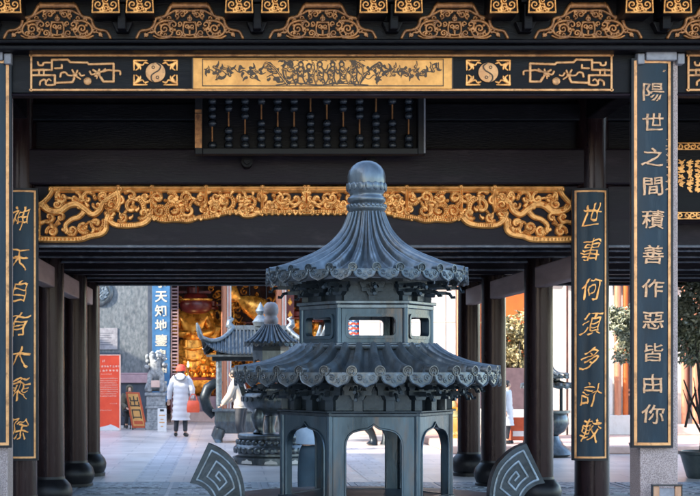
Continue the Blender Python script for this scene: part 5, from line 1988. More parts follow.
# ------------------------------------------------------------------ red poster stand, exit sign, small white sign
SP_ = 39.2
PYY = F / SP_
RP = thing('poster_stand', 'tall red poster stand with pale print and a white strip at its foot', 'poster stand', (PX(104, SP_), PYY, 0))
b = MB()
b.box(PX(84, SP_), PX(119.8, SP_), PYY, PYY + .04, PZ(430, SP_), PZ(355.5, SP_))
bw(b, 'board', 'redsign', RP, smooth=0, bevel=.01)
b = MB()
b.box(PX(119.3, SP_), PX(120.6, SP_), PYY - .012, PYY + .05, PZ(430, SP_), PZ(355, SP_))
b.box(PX(84, SP_), PX(120.6, SP_), PYY - .012, PYY + .05, PZ(355.5, SP_), PZ(354.6, SP_))
bw(b, 'edge', 'pinktext', RP, smooth=0)
b = MB()
y0 = PYY - .004
pl = [(PX(84, SP_), PZ(430.5, SP_))] + [(PX(119.4, SP_), PZ(430.5, SP_)), (PX(119.2, SP_), PZ(428.5, SP_)), (PX(115, SP_), PZ(426.2, SP_)), (PX(110.5, SP_), PZ(424.4, SP_)), (PX(108, SP_), PZ(425.4, SP_)), (PX(104, SP_), PZ(426.5, SP_)), (PX(98, SP_), PZ(427.6, SP_)), (PX(84, SP_), PZ(428.4, SP_))]
b.prism([pl], y0 - .002, PYY - .001)
bw(b, 'white_strip', 'paper', RP, smooth=0)
b = MB()
rq = random.Random(8)


def word(x0, x1, py, hgt, step):
    x = x0
    while x < x1:
        wd = step * rq.uniform(.55, .8)
        for q in range(3):
            zo = rq.uniform(-.35, .35) * hgt
            b.box(PX(x + rq.uniform(0, .2) * step, SP_), PX(x + wd, SP_), y0 - .001, PYY - .0005, PZ(py + zo + .09 * hgt, SP_), PZ(py + zo - .09 * hgt, SP_))
        b.box(PX(x + wd * .4, SP_), PX(x + wd * .58, SP_), y0 - .0015, PYY - .0005, PZ(py + .45 * hgt, SP_), PZ(py - .45 * hgt, SP_))
        x += step


word(102.5, 105, 361, 3, 1.4)
word(90, 119, 366.3, 2.4, 2.8)
word(92, 116, 370.6, 2.2, 3.4)
word(101, 111, 374.2, 1.2, 1.6)
for k in range(9):
    word(88, 118 - rq.uniform(0, 2), 378.5 + k * 2.2, 1.5, 1.15)
word(110, 117, 403.6, 1, 1.2)
word(88, 112, 410.4, 1.2, 1.2)
for k in range(5):
    word(90, 99 - rq.uniform(0, 4), 408.5 + k * 3, 1.0, 1.0)
bw(b, 'print', 'pinktext', RP, smooth=0)
b = MB()
b.box(PX(95, SP_), PX(97, SP_), PYY + .04, PYY + .5, 0.0, .05)
b.box(PX(112, SP_), PX(114, SP_), PYY + .04, PYY + .5, 0.0, .05)
bw(b, 'foot', 'black', RP, smooth=0)

SE = 38.8
EY = F / SE
EX = thing('exit_sign', 'leaning red and yellow A-frame exit sign with two large characters, beside the red poster', 'sign', (PX(136, SE), EY, 0))
b = MB()
tl_, tr_, br_, bl_ = (PX(125.6, SE), PZ(392, SE)), (PX(139.5, SE), PZ(392.5, SE)), (PX(147, SE), PZ(428, SE)), (PX(132, SE), PZ(428, SE))
b.prism([[bl_, br_, tr_, tl_]], EY - .02, EY + .03)
bw(b, 'board', 'exitred', EX, smooth=0, bevel=.006)


def bil(u_, v_):
    return tuple((1 - v_) * ((1 - u_) * tl_[i] + u_ * tr_[i]) + v_ * ((1 - u_) * bl_[i] + u_ * br_[i]) for i in (0, 1))


b = MB()
b.prism([[bil(.14, .94), bil(.86, .94), bil(.86, .05), bil(.14, .05)]], EY - .026, EY - .0195)
bw(b, 'face', 'exitgold', EX, smooth=0)
b = MB()
for ch, vc, in (('出', .26), ('口', .60)):
    g = glyph(ch, .30, .006, 0, 0, .01, 1)
    uc = bil(.5, vc)
    b.add([(uc[0] + p[0] + (-p[2]) * .18, EY - .0265 + p[1], uc[1] + p[2]) for p in g.v], g.f)
bw(b, 'lettering', 'black', EX, smooth=0)
b = MB()
b.prism([[bil(.2, .90), bil(.8, .90), bil(.8, .80), bil(.2, .80)]], EY - .029, EY - .0265)
bw(b, 'red_bar', 'exitred', EX, smooth=0)
for (px0, px1, dy) in ((131, 132.8, 0), (147.2, 148.2, 0), (131, 129, .45), (146, 146, .45)):
    b = MB()
    b.tube([(PX(px0, SE), EY + .03 + dy * .15, PZ(420 if dy == 0 else 395, SE)), (PX(px1, SE), EY + .03 + dy, 0.0)], .014, 6)
    bw(b, 'leg', 'black', EX)

SN = 40.0
NY = F / SN
WS = thing('white_sign', 'small white upright sign on the ground at the foot of the stone lion', 'sign', (PX(162, SN), NY, 0))
b = MB()
b.box(PX(157.6, SN), PX(166.5, SN), NY, NY + .05, 0.0, PZ(408.5, SN))
bw(b, 'board', 'paper', WS, smooth=0, bevel=.008)
b = MB()
b.box(PX(160, SN), PX(164, SN), NY - .006, NY - .001, PZ(411.5, SN), PZ(409.3, SN))
bw(b, 'clip', 'black', WS, smooth=0)
b = MB()
for k, (y, ww) in enumerate(((415, 3.0), (419, 1.6), (422, 2.6), (426, 1.2))):
    b.box(PX(162 - ww, SN), PX(162 + ww, SN), NY - .004, NY - .001, PZ(y + 1, SN), PZ(y, SN))
bw(b, 'print', 'exitgold', WS, smooth=0)

# ------------------------------------------------------------------ stone lion
SLN = 38.6
LY = F / SLN
LN = thing('stone_lion', 'seated grey stone guardian lion with curly mane on a tall pedestal, beside the blue board', 'statue', (PX(156, SLN), LY, 0))


def lz(py): return PZ(py, SLN)


b = MB()
b.box(-.27, .27, -.26, .26, 0, .20)
b.box(-.23, .23, -.22, .22, .20, .55)
b.box(-.26, .26, -.25, .25, .55, .62)
b.box(-.24, .24, -.23, .23, .62, .88)
b.box(-.28, .28, -.27, .27, .88, .96)
b.build('pedestal', 'stone', LN, smooth=0, bevel=.015)
ln = {'p': ((0, .14, 1.08), .15), 's': ((0, .06, 1.26), .17), 'c': ((0, -.04, 1.44), .18), 'n': ((0, -.07, 1.60), .15), 'h': ((0, -.10, 1.78), .17), 'm': ((0, -.27, 1.74), .10), 'br': ((0, -.2, 1.86), .09)}
le = [('p', 's'), ('s', 'c'), ('c', 'n'), ('n', 'h'), ('h', 'm'), ('h', 'br')]
for sg in (-1, 1):
    e = 'l' if sg < 0 else 'r'
    ln[e + 'a'] = ((sg * .15, -.12, 1.40), .085)
    ln[e + 'b'] = ((sg * .16, -.19, 1.18), .065)
    ln[e + 'd'] = ((sg * .15, -.21, 1.02), .06)
    ln[e + 'f'] = ((sg * .15, -.27, .98), .065)
    ln[e + 'k'] = ((sg * .20, .08, 1.10), .12)
    ln[e + 'g'] = ((sg * .22, -.10, 1.02), .075)
    ln[e + 'e'] = ((sg * .15, -.05, 1.95), .05)
    le += [('c', e + 'a'), (e + 'a', e + 'b'), (e + 'b', e + 'd'), (e + 'd', e + 'f'), ('p', e + 'k'), (e + 'k', e + 'g'), ('h', e + 'e')]
skin_mesh(ln, le, 'p', 'body', 'stone', LN, 2)
b = MB()
rq = random.Random(6)
for k in range(64):
    a = rq.uniform(0, 2 * PI)
    zz_ = rq.uniform(1.58, 1.99)
    if math.sin(a) < -.55 and zz_ < 1.9:
        continue
    rr = .20 + .05 * rq.random() - (.10 if zz_ > 1.92 else 0)
    b.ell((rr * math.cos(a) * 1.05, -.06 + rr * math.sin(a) * .95, zz_), (.055, .055, .055), 8, 6)
b.build('mane', 'stone', LN, smooth=60)
b = MB()
for sg in (-1, 1):
    b.ell((sg * .075, -.285, 1.84), (.028, .02, .024), 8, 6)
b.ell((0, -.37, 1.77), (.05, .03, .03), 8, 6)
b.build('face', 'stone', LN, smooth=60)
b = MB()
b.box(-.11, .11, -.37, -.34, 1.10, 1.28)
b.build('plaque', 'pinkstone', LN, smooth=0, bevel=.006)


# ------------------------------------------------------------------ people
def person(label, loc, rz, H, pose, look):
    """pose: dict of joints overriding the standing ones; everything in metres for a 1.70 m figure facing -y (towards the camera) before rz"""
    t = thing('person', label, 'person', loc, rz)
    k = H / 1.70
    J = dict(pel=(0, 0, .95), spi=(0, .0, 1.10), che=(0, .0, 1.30), nec=(0, -.01, 1.46), hea=(0, -.025, 1.57), top=(0, -.01, 1.66), nos=(0, -.125, 1.555))
    for sg, e in ((-1, 'l'), (1, 'r')):
        J.update({e + 'sh': (sg * .175, 0, 1.38), e + 'el': (sg * .23, .02, 1.12), e + 'wr': (sg * .24, -.06, .88), e + 'hip': (sg * .09, 0, .90), e + 'kn': (sg * .10, -.02, .50), e + 'an': (sg * .10, .02, .09), e + 'toe': (sg * .11, -.13, .03)})
    J.update(pose)
    RD = dict(pel=.12, spi=.115, che=.125, nec=.055, hea=.088, top=.06, nos=.014)
    for e in 'lr':
        RD.update({e + 'sh': .06, e + 'el': .042, e + 'wr': .028, e + 'hip': .082, e + 'kn': .056, e + 'an': .038, e + 'toe': .03})

    def P(n): return tuple(c * k for c in J[n])
    nodes = {n: (P(n), RD[n] * k) for n in J if n in RD}
    ed = [('pel', 'spi'), ('spi', 'che'), ('che', 'nec'), ('nec', 'hea'), ('hea', 'top'), ('hea', 'nos')]
    for e in 'lr':
        ed += [('che', e + 'sh'), (e + 'sh', e + 'el'), (e + 'el', e + 'wr'), ('pel', e + 'hip'), (e + 'hip', e + 'kn'), (e + 'kn', e + 'an'), (e + 'an', e + 'toe')]
        # palm, fingers, thumb
        wv, ev_ = Vector(P(e + 'wr')), Vector(P(e + 'el'))
        d = (wv - ev_).normalized()
        side = d.cross(Vector((0, 0, 1)) if abs(d.z) < .8 else Vector((0, 1, 0))).normalized()
        nodes[e + 'pm'] = (tuple(wv + d * .055 * k), (.036 * k, .016 * k))
        ed.append((e + 'wr', e + 'pm'))
        curl = side.cross(d).normalized()
        for i, (off, ln_) in enumerate(((-.030, .052), (-.010, .066), (.010, .070), (.030, .060))):
            a = wv + d * .085 * k + side * off * k
            b_ = a + (d * ln_ * .6 + curl * .012) * k
            c_ = b_ + (d * ln_ * .4 + curl * .026) * k
            for nm, p, r in (('a', a, .0085), ('b', b_, .008), ('c', c_, .006)):
                nodes[e + 'f%d' % i + nm] = (tuple(p), r * k)
            ed += [(e + 'pm', e + 'f%da' % i), (e + 'f%da' % i, e + 'f%db' % i), (e + 'f%db' % i, e + 'f%dc' % i)]
        a = wv + d * .035 * k + side * .034 * k
        b_ = a + (d * .035 + side * .018 + curl * .01) * k
        nodes[e + 'ta'] = (tuple(a), .010 * k)
        nodes[e + 'tb'] = (tuple(b_), .008 * k)
        ed += [(e + 'pm', e + 'ta'), (e + 'ta', e + 'tb')]
        # ear
        h = Vector(P('hea'))
        sgn = -1 if e == 'l' else 1
    skin_mesh(nodes, ed, 'pel', 'body', 'skin', t, 2)
    b = MB()
    hv = Vector(P('hea'))
    for sg in (-1, 1):
        b.ell(tuple(hv + Vector((sg * .082, .005, .0)) * k), (.014 * k, .022 * k, .032 * k), 8, 6)
    b.build('ear', 'skin', t)
    b = MB()
    for sg in (-1, 1):
        b.ell(tuple(hv + Vector((sg * .032, -.078, .012)) * k), (.012 * k, .008 * k, .008 * k), 8, 6)
    b.ell(tuple(hv + Vector((0, -.078, -.045)) * k), (.022 * k, .006 * k, .006 * k), 8, 6)
    b.build('eye', 'black', t)
    # hair
    b = MB()
    hp = MB()
    hp.ell((0, .022, .03), (.102, .105, .112), 18, 12)
    keep = MB()
    keep.v = [(p[0], p[1], p[2]) if not (p[1] < -.055 and p[2] < .075) else (p[0] * .8, p[1] * .55, p[2]) for p in hp.v]
    keep.f = hp.f
    b.merge(keep, Matrix.Translation(hv) @ Matrix.Scale(k, 4))
    if look.get('long'):
        b.tube([tuple(hv + Vector((0, .06, .02)) * k), tuple(hv + Vector((0, .09, -.1)) * k), tuple(hv + Vector((0, .09, -.25)) * k)], [.09 * k, .085 * k, .05 * k], 12)
    b.build('hair', look.get('hair', 'hair'), t, smooth=60)
    # trousers
    tn = {n: (P(n), RD[n] * k * 1.28) for n in ('pel', 'lhip', 'lkn', 'rhip', 'rkn')}
    for e in 'lr':
        a_ = Vector(P(e + 'an')) * 1.0
        kn = Vector(P(e + 'kn'))
        tn[e + 'cuf'] = (tuple(a_ + (kn - a_) * .05), .056 * k)
    tn['wai'] = (tuple((Vector(P('pel')) * .1 + Vector(P('spi')) * .9)), .140 * k)
    skin_mesh(tn, [('pel', 'wai'), ('pel', 'lhip'), ('lhip', 'lkn'), ('lkn', 'lcuf'), ('pel', 'rhip'), ('rhip', 'rkn'), ('rkn', 'rcuf')], 'pel', 'trousers', look['trousers'], t, 2)
    for e in 'lr':
        b = MB()
        a_, to = Vector(P(e + 'an')), Vector(P(e + 'toe'))
        b.tube([tuple(a_ + (a_ - to) * .35 + Vector((0, 0, -.045 * k))), tuple(a_ + Vector((0, 0, -.03 * k))), tuple(to + Vector((0, 0, .015 * k))), tuple(to + (to - a_) * .15)], [.036 * k, .050 * k, .043 * k, .018 * k], 10)
        b.build('shoe', look.get('shoe', 'black'), t, smooth=60)
    # coat
    cl = look['coat_len']
    rings = []
    sp, ch, ne_ = Vector(P('spi')), Vector(P('che')), Vector(P('nec'))
    pl = Vector(P('pel'))
    q = look.get('puff', 0)

    def lerp(a, c, t_): return a + (c - a) * t_
    spec = []
    hem_z = cl * k
    if hem_z > pl.z:
        pl = lerp(pl, ch, (hem_z - pl.z) / (ch.z - pl.z))
    lk = (Vector(P('lkn')) + Vector(P('rkn'))) / 2
    hemc = lerp(pl, lk, min(max((pl.z - hem_z) / max(pl.z - lk.z, .01), 0), 1.3))
    flare = look.get('flare', 0.0)
    for i in range(13):
        t_ = i / 12
        c = lerp(hemc, pl, t_)
        spec.append((c, (.185 + .03 * flare * (1 - t_)) * k, (.150 + .03 * flare * (1 - t_)) * k))
    for i in range(1, 9):
        c = lerp(pl, ch, i / 8)
        spec.append((c, (.185 + .022 * i / 8) * k, (.150 - .01 * i / 8) * k))
    sh = lerp(ch, ne_, .55)
    spec += [(lerp(ch, sh, .5), .200 * k, .128 * k), (sh, .165 * k, .110 * k), (lerp(sh, ne_, .6), .105 * k, .09 * k), (lerp(sh, ne_, 1.0), .075 * k, .075 * k)]
    b = MB()
    N = 28
    vs = []
    for i, (c, rx, ry) in enumerate(spec):
        pf = 1 + q * .07 * (math.cos(i * PI / 1.5)) if i < len(spec) - 3 else 1
        for j in range(N):
            a = 2 * PI * j / N
            ww = 1 + .02 * math.sin(3 * a + i * .7) + .012 * math.sin(7 * a - i)
            vs.append((c.x + rx * pf * ww * math.cos(a), c.y + ry * pf * ww * math.sin(a), c.z))
    fs = [(i * N + j, i * N + (j + 1) % N, (i + 1) * N + (j + 1) % N, (i + 1) * N + j) for i in range(len(spec) - 1) for j in range(N)]
    fs.append(tuple(range((len(spec) - 1) * N, len(spec) * N)))
    b.add(vs, fs)
    for e in 'lr':
        s0, e0, w0 = Vector(P(e + 'sh')), Vector(P(e + 'el')), Vector(P(e + 'wr'))
        pts = [tuple(lerp(s0, ch, .35))]
        rr = [.085 * k]
        for i in range(7):
            pts.append(tuple(lerp(s0, e0, i / 7)))
            rr.append((.082 - .012 * i / 7) * k * (1 + q * .07 * math.cos(i * 2.4)))
        for i in range(8):
            pts.append(tuple(lerp(e0, w0, i / 7.2)))
            rr.append((.070 - .014 * i / 7) * k * (1 + q * .07 * math.cos(i * 2.4)))
        b.tube(pts, rr, 14)
    b.build('coat', look['coat'], t, smooth=70)
    if look.get('hood'):
        b = MB()
        c = ne_ + Vector((0, .10, -.07)) * k
        b.ell(tuple(c), (.155 * k, .085 * k, .13 * k), 16, 10)
        b.build('hood', look['coat'], t, smooth=60)
        b = MB()
        pts = [(.13 * math.cos(a) * k + c.x, c.y + (.075 + .02 * abs(math.sin(a))) * k, c.z + (.06 + .10 * math.sin(a)) * k) for a in np.linspace(PI, 2 * PI, 12)]
        b.tube(pts, .024 * k, 8)
        b.build('hood_edge', 'coatlining', t, smooth=60)
    if look.get('hat'):
        b = MB()
        b.lathe([(.112 * k, -.01 * k), (.120 * k, .01 * k), (.118 * k, .045 * k), (.108 * k, .05 * k), (.108 * k, .075 * k), (.09 * k, .115 * k), (.055 * k, .14 * k), (.001, .148 * k)], 24, c=tuple(hv + Vector((0, .015, .01)) * k), mod=lambda r, z, a, i: r * (1 + .02 * math.cos(24 * a)))
        b.build('knit_hat', look['hat'], t, smooth=60)
    return t


S_P = 43.0
p1 = person('person seen from behind in long white down coat and red hat, holding a bag', (PX(181, S_P), F / S_P, 0), R(172), 1.66,
            dict(rel=None) and {'rwr': (-0, 0, 0)} and {'lel': (-.27, .0, 1.13), 'lwr': (-.25, -.05, .92), 'rel': (.26, .04, 1.12), 'rwr': (.29, -.02, .90), 'rkn': (.10, .0, .5), 'ran': (.13, -.02, .09), 'rtoe': (.15, -.16, .03), 'lan': (-.11, .05, .09), 'ltoe': (-.13, -.10, .03)},
            dict(trousers='trouser', coat='coatwhite', coat_len=.40, puff=1, hood=True, hat='redhat', flare=1.0))
HB = thing('handbag', 'orange-red leather handbag held low by the person in the white coat', 'bag', (PX(193.2, 43.5), F / 43.5, PZ(412.5, 43.5)))
b = MB()
vs = []
for (z, wx, wy) in ((0, .135, .06), (.06, .15, .075), (.2, .14, .06), (.27, .12, .03)):
    vs.append((z, wx, wy))
for (za, a) in ((0, 0),):
    b.lathe([(1, 0)], 4) if False else None
ring4 = []
for (z, wx, wy) in vs:
    ring4 += [(wx * c[0], wy * c[1], z) for c in ((-1, -.8), (-.8, -1), (.8, -1), (1, -.8), (1, .8), (.8, 1), (-.8, 1), (-1, .8))]
fs = [tuple(reversed(range(8)))] + [(8 * k + i, 8 * k + (i + 1) % 8, 8 * k + 8 + (i + 1) % 8, 8 * k + 8 + i) for k in range(3) for i in range(8)] + [tuple(range(24, 32))]
b.add(ring4, fs)
b.build('body', 'redbag', HB, smooth=40)
b = MB()
b.tube([(.09 * math.cos(a), 0, .26 + .16 * math.sin(a)) for a in np.linspace(0, PI, 14)], .011, 6)
b.build('handle', 'redbag', HB, smooth=60)

S_P2 = 52.5
person('person in a cream jacket and dark trousers reaching towards the trough burner', (PX(241.5, S_P2), F / S_P2, 0), R(-112), 1.64,
       {'che': (0, -.07, 1.29), 'nec': (0, -.12, 1.44), 'hea': (0, -.17, 1.54), 'top': (0, -.17, 1.63), 'nos': (0, -.27, 1.52), 'lsh': (-.17, -.08, 1.37), 'rsh': (.17, -.08, 1.37), 'lel': (-.22, -.18, 1.14), 'lwr': (-.15, -.36, 1.00), 'rel': (.22, -.16, 1.14), 'rwr': (.16, -.32, .97),
        'lkn': (-.11, -.05, .5), 'lan': (-.13, -.02, .09), 'ltoe': (-.14, -.17, .03), 'ran': (.12, .14, .09), 'rtoe': (.13, .0, .03)},
       dict(trousers='trouser', coat='creamcoat', coat_len=.88))
S_P3 = 125.0
person('person in pale blue top and navy trousers, hidden behind the left burner arch', (PX(319, S_P3), F / S_P3, 0), R(170), 1.68, {'lel': (-.17, -.10, 1.16), 'rel': (.17, -.10, 1.16), 'lwr': (-.06, -.26, 1.16), 'rwr': (.06, -.26, 1.16)},
       dict(trousers='navy', coat='bluetop', coat_len=1.04))
S_P4 = 52.0
person('person in a pale coat seen between two columns right of the burner', (PX(506.5, S_P4), F / S_P4, .15), R(60), 1.22, {},
       dict(trousers='trouser', coat='coatwhite', coat_len=.50, puff=.5, flare=1.0, long=True))
S_P5 = 37.6
person('person in an olive coat sitting low behind the exit sign, beside the red poster', (PX(129, S_P5), F / S_P5, 0), R(10), 1.62,
       {'pel': (0, .10, .46), 'spi': (0, .07, .62), 'che': (0, -.02, .82), 'nec': (0, -.08, .97), 'hea': (0, -.13, 1.07), 'top': (0, -.13, 1.16), 'nos': (0, -.23, 1.04), 'lsh': (-.17, -.04, .90), 'rsh': (.17, -.04, .90), 'lel': (-.2, -.14, .66), 'rel': (.2, -.14, .66),
        'lwr': (-.1, -.34, .56), 'rwr': (.1, -.34, .56), 'lhip': (-.09, .04, .44), 'rhip': (.09, .04, .44), 'lkn': (-.11, -.38, .48), 'rkn': (.11, -.38, .48), 'lan': (-.11, -.36, .09), 'ran': (.11, -.36, .09), 'ltoe': (-.12, -.50, .03), 'rtoe': (.12, -.50, .03)},
       dict(trousers='trouser', coat='olive', coat_len=.40, hair='olive'))
ST_ = thing('stool', 'low dark stool under the person in the olive coat', 'stool', (PX(129, S_P5), F / S_P5 + .10, 0))
b = MB()
b.lathe([(.18, .30), (.19, .32), (.19, .345), (.001, .35)], 20)
b.build('seat', 'black', ST_)
for k in range(4):
    a = k * PI / 2 + .7
    q = MB()
    q.cyl((.17 * math.cos(a), .17 * math.sin(a), 0), (.13 * math.cos(a), .13 * math.sin(a), .30), .016, n=8)
    q.build('leg', 'black', ST_)

# ------------------------------------------------------------------ the side hall on the right, facing the court
SR = 46.0
SY = F / SR
SIDE = thing('side_hall', 'sunlit side hall on the right with white wall, orange columns and a low stone terrace', 'hall', (8.5, SY + 2, 0))


def sx_(px): return PX(px, SR)


def sz_(py): return PZ(py, SR)


b = MB()
b.box(sx_(361), sx_(457), SY + .2, SY + .4, .15, 5.2)
bw(b, 'white_wall', 'white', SIDE, smooth=0)
b = MB()
b.box(sx_(463.5), sx_(548), SY + .25, SY + .5, sz_(366), 5.2)
bw(b, 'orange_wall', 'orange', SIDE, smooth=0)
b = MB()
b.box(sx_(463.5), sx_(548), SY + .22, SY + .5, .15, sz_(366) - .002)
bw(b, 'mauve_dado', 'mauve', SIDE, smooth=0)
b = MB()
b.box(sx_(548), sx_(760), SY + .22, SY + .5, .15, 5.2)
bw(b, 'white_wall', 'white', SIDE, smooth=0)
for (pa, pb_, mm) in ((456.4, 463.4, 'orangewood'), (573, 577, 'orangewood'), (614, 621, 'orangewood'), (622.5, 628, 'orange'), (681, 687, 'orangewood'), (692, 699, 'orangewood'), (706, 714, 'orangewood')):
    b = MB()
    b.cyl((sx_((pa + pb_) / 2), SY - .02, .15), (sx_((pa + pb_) / 2), SY - .02, 4.2), (pb_ - pa) / SR / 2, n=18)
    bw(b, 'column', mm, SIDE, smooth=50)
b = MB()
b.box(sx_(564), sx_(567), SY - .05, SY + .03, .15, 4.2)
b.box(sx_(608), sx_(612), SY - .05, SY + .03, .15, 4.2)
bw(b, 'pale_post', 'white', SIDE, smooth=0)
b = MB()
b.box(sx_(565.6), sx_(567.4), SY - .09, SY - .055, .15, 4.2)
bw(b, 'dark_pipe', 'hallwood', SIDE, smooth=0)
b = MB()
b.box(sx_(600), sx_(660), SY - .10, SY + .1, .15, sz_(415))
bw(b, 'low_parapet', 'white', SIDE, smooth=0, bevel=.02)
b = MB()
b.box(sx_(660), sx_(790), SY - .16, SY + .1, .15, sz_(424))
bw(b, 'low_parapet', 'pinkstone', SIDE, smooth=0, bevel=.02)
b = MB()
b.box(sx_(420), sx_(820), F / 53.5, SY + 6, 0.004, .15)
bw(b, 'terrace', 'pinkstone', SIDE, smooth=0, bevel=.02)
b = MB()
for (ya, za, yb, zb2) in ((SY - .5, 4.9, SY + 3.5, 7.4), (SY + 3.5, 7.4, SY + 7, 4.9)):
    x0, x1 = sx_(452), sx_(830)
    b.add([(x0, ya, za), (x1, ya, za), (x1, yb, zb2), (x0, yb, zb2), (x0, ya, za - .15), (x1, ya, za - .15), (x1, yb, zb2 - .15), (x0, yb, zb2 - .15)],
          [(0, 1, 2, 3), (7, 6, 5, 4), (0, 4, 5, 1), (2, 6, 7, 3), (0, 3, 7, 4), (1, 5, 6, 2)])
bw(b, 'roof', 'roof', SIDE, smooth=0)
b = MB()
b.box(sx_(457), sx_(460), SY + .5, SY + 6, .15, 4.9)
b.box(sx_(800), sx_(803), SY + .5, SY + 6, .15, 4.9)
b.box(sx_(460), sx_(800), SY + 5.8, SY + 6, .15, 4.9)
bw(b, 'back_wall', 'white', SIDE, smooth=0)
b = MB()
for (pa, pb_) in ((577.5, 583), (628.5, 640), (687.5, 691.5), (699.5, 705.5), (715, 730)):
    b.box(sx_(pa), sx_(pb_), SY + .12, SY + .21, .5, 4.2)
bw(b, 'door_panel', 'hallwood', SIDE, smooth=0)
b = MB()
for (pa, pb_) in ((628.5, 640), (715, 730)):
    for z in (1.0, 1.1, 2.2, 2.3, 3.4):
        b.box(sx_(pa), sx_(pb_), SY + .09, SY + .118, z, z + .05)
bw(b, 'door_rail', 'orangewood', SIDE, smooth=0)
b = MB()
for z in (.62, 1.5, 2.6, 3.3, 4.0):
    b.box(sx_(361), sx_(456), SY + .192, SY + .199, z, z + .02)
for px in (380, 402, 424, 446):
    b.box(sx_(px), sx_(px + .8), SY + .190, SY + .198, .15, 5.0)
bw(b, 'panel_joint', 'pinkstone', SIDE, smooth=0)
b = MB()
b.box(sx_(361), sx_(457), SY + .12, SY + .2, .15, .62)
bw(b, 'wall_skirting', 'pinkstone', SIDE, smooth=0, bevel=.01)
b = MB()
b.box(sx_(548), sx_(760), SY - .12, SY + .2, 3.55, 3.8)
b.box(sx_(463.5), sx_(548), SY + .05, SY + .24, 3.5, 3.75)
bw(b, 'eave_rail', 'orangewood', SIDE, smooth=0, bevel=.01)
b = MB()
k = sx_(455)
while k < sx_(760):
    b.box(k, k + .09, SY - .5, SY + .2, 4.25, 4.36)
    k += .26
bw(b, 'rafter_row', 'orangewood', SIDE, smooth=0)
# brass urn by the orange column
UR = thing('brass_urn', 'shiny round brass urn against the orange column right of the large burner', 'urn', (PX(454, 48), F / 48, 0.15))
b = MB()
b.lathe([(.14, 0), (.16, .04), (.09, .10), (.09, .16), (.20, .24), (.27, .36), (.27, .46), (.20, .56), (.13, .60), (.16, .64), (.10, .66), (.06, .74), (.001, .80)], 28)
b.build('vase', 'brass', UR, smooth=60)
for sg in (-1, 1):
    q = MB()
    q.tube([(sg * .25, 0, .40), (sg * .36, 0, .46), (sg * .36, 0, .58), (sg * .19, 0, .56)], .02, 6)
    q.build('handle', 'brass', UR, smooth=60)
# red offering box
OB = thing('offering_box', 'small red-brown box with a pale plate on the terrace between columns', 'box', (PX(518, 51.5), F / 51.5, .15))
b = MB()
b.box(-.17, .17, -.15, .15, .06, .50)
b.build('case', 'exitred', OB, smooth=0, bevel=.012)
b = MB()
b.box(-.13, .13, -.158, -.151, .14, .24)
b.build('label_plate', 'paper', OB, smooth=0)
b = MB()
for sx in (-1, 1):
    for sy in (-1, 1):
        b.box(sx * .14 - .02, sx * .14 + .02, sy * .12 - .02, sy * .12 + .02, 0, .06)
b.build('feet', 'black', OB, smooth=0)


# ------------------------------------------------------------------ trees, shrubs
def leaf_crown(name, parent, m, blobs, n, size, seed, wide=.42):
    rq = random.Random(seed)
    b = MB()
    tot = sum(r[0] * r[1] * r[2] for _, r in blobs)
    for c, r in blobs:
        cnt = int(n * r[0] * r[1] * r[2] / tot)
        for _ in range(cnt):
            while True:
                p = Vector((rq.uniform(-1, 1), rq.uniform(-1, 1), rq.uniform(-1, 1)))
                if .25 < p.length < 1 and rq.random() < p.length ** 1.2: break
            q = Vector((c[0] + p.x * r[0], c[1] + p.y * r[1], c[2] + p.z * r[2]))
            if noise.noise(q * 2.3) < -.16: continue
            L = size * rq.uniform(.6, 1.3)
            d = Vector((rq.gauss(0, 1), rq.gauss(0, 1), rq.gauss(-.2, .8))).normalized()
            s_ = d.orthogonal().normalized()
            s_.rotate(Matrix.Rotation(rq.uniform(0, 6.28), 3, d))
            w_ = s_ * L * wide * .5
            nrm = d.cross(s_) * L * .10
            b.add([q, q + d * L * .35 + w_ + nrm, q + d * L, q + d * L * .35 - w_ + nrm], [(0, 1, 2), (0, 2, 3)])
    return b.build(name, m, parent, smooth=0)


S5 = 68.0
PT = thing('potted_tree', 'potted broadleaf tree with dense glossy crown at the right edge', 'tree', (PX(702, S5), F / S5, 0))
b = MB()
b.lathe([(.20, 0), (.22, .02), (.27, .20), (.31, .34), (.34, .36), (.34, .40), (.30, .40), (.29, .35), (.001, .35)], 28)
b.build('pot', 'pot', PT, smooth=40)
b = MB()
rq = random.Random(14)
b.tube([(0, 0, .33), (.03, .02, .8), (-.03, 0, 1.3), (.02, 0, 1.9), (0, 0, 2.4)], [.045, .04, .035, .025, .012], 8)
for k in range(16):
    z0 = rq.uniform(.5, 1.7)
    a = rq.uniform(0, 6.28)
    b.tube([(0, 0, z0), (.18 * math.cos(a), .18 * math.sin(a), z0 + .25), (.36 * math.cos(a), .36 * math.sin(a), z0 + .65)], [.02, .014, .005], 6)
for (x1, z1, x2, z2) in ((-.30, 1.45, -.02, .85), (-.12, 1.3, -.26, .75)):
    b.tube([(x1, -.1, z1), ((x1 + x2) / 2 - .03, -.1, (z1 + z2) / 2), (x2, -.05, z2)], [.010, .018, .02], 6)
b.build('trunk', 'bark', PT, smooth=50)
leaf_crown('crown', PT, 'leaf', [((0, 0, 2.4), (.52, .5, .66)), ((-.16, 0, 2.0), (.36, .36, .34)), ((.2, -.1, 2.9), (.4, .4, .35)), ((-.25, -.1, 2.75), (.35, .3, .3))], 6500, .10, 5, .5)
S6 = 57.0
GT = thing('garden_tree', 'slim tree with green and pale leaves between the inner column and the granite pier', 'tree', (PX(646, S6), F / S6, 0))
b = MB()
b.lathe([(.24, 0), (.28, .22), (.30, .30), (.25, .30), (.001, .27)], 20)
b.build('pot', 'pot', GT, smooth=40)
b = MB()
b.tube([(0, 0, .26), (.02, 0, .9), (-.02, .02, 1.6), (.03, 0, 2.3)], [.035, .03, .025, .012], 8)
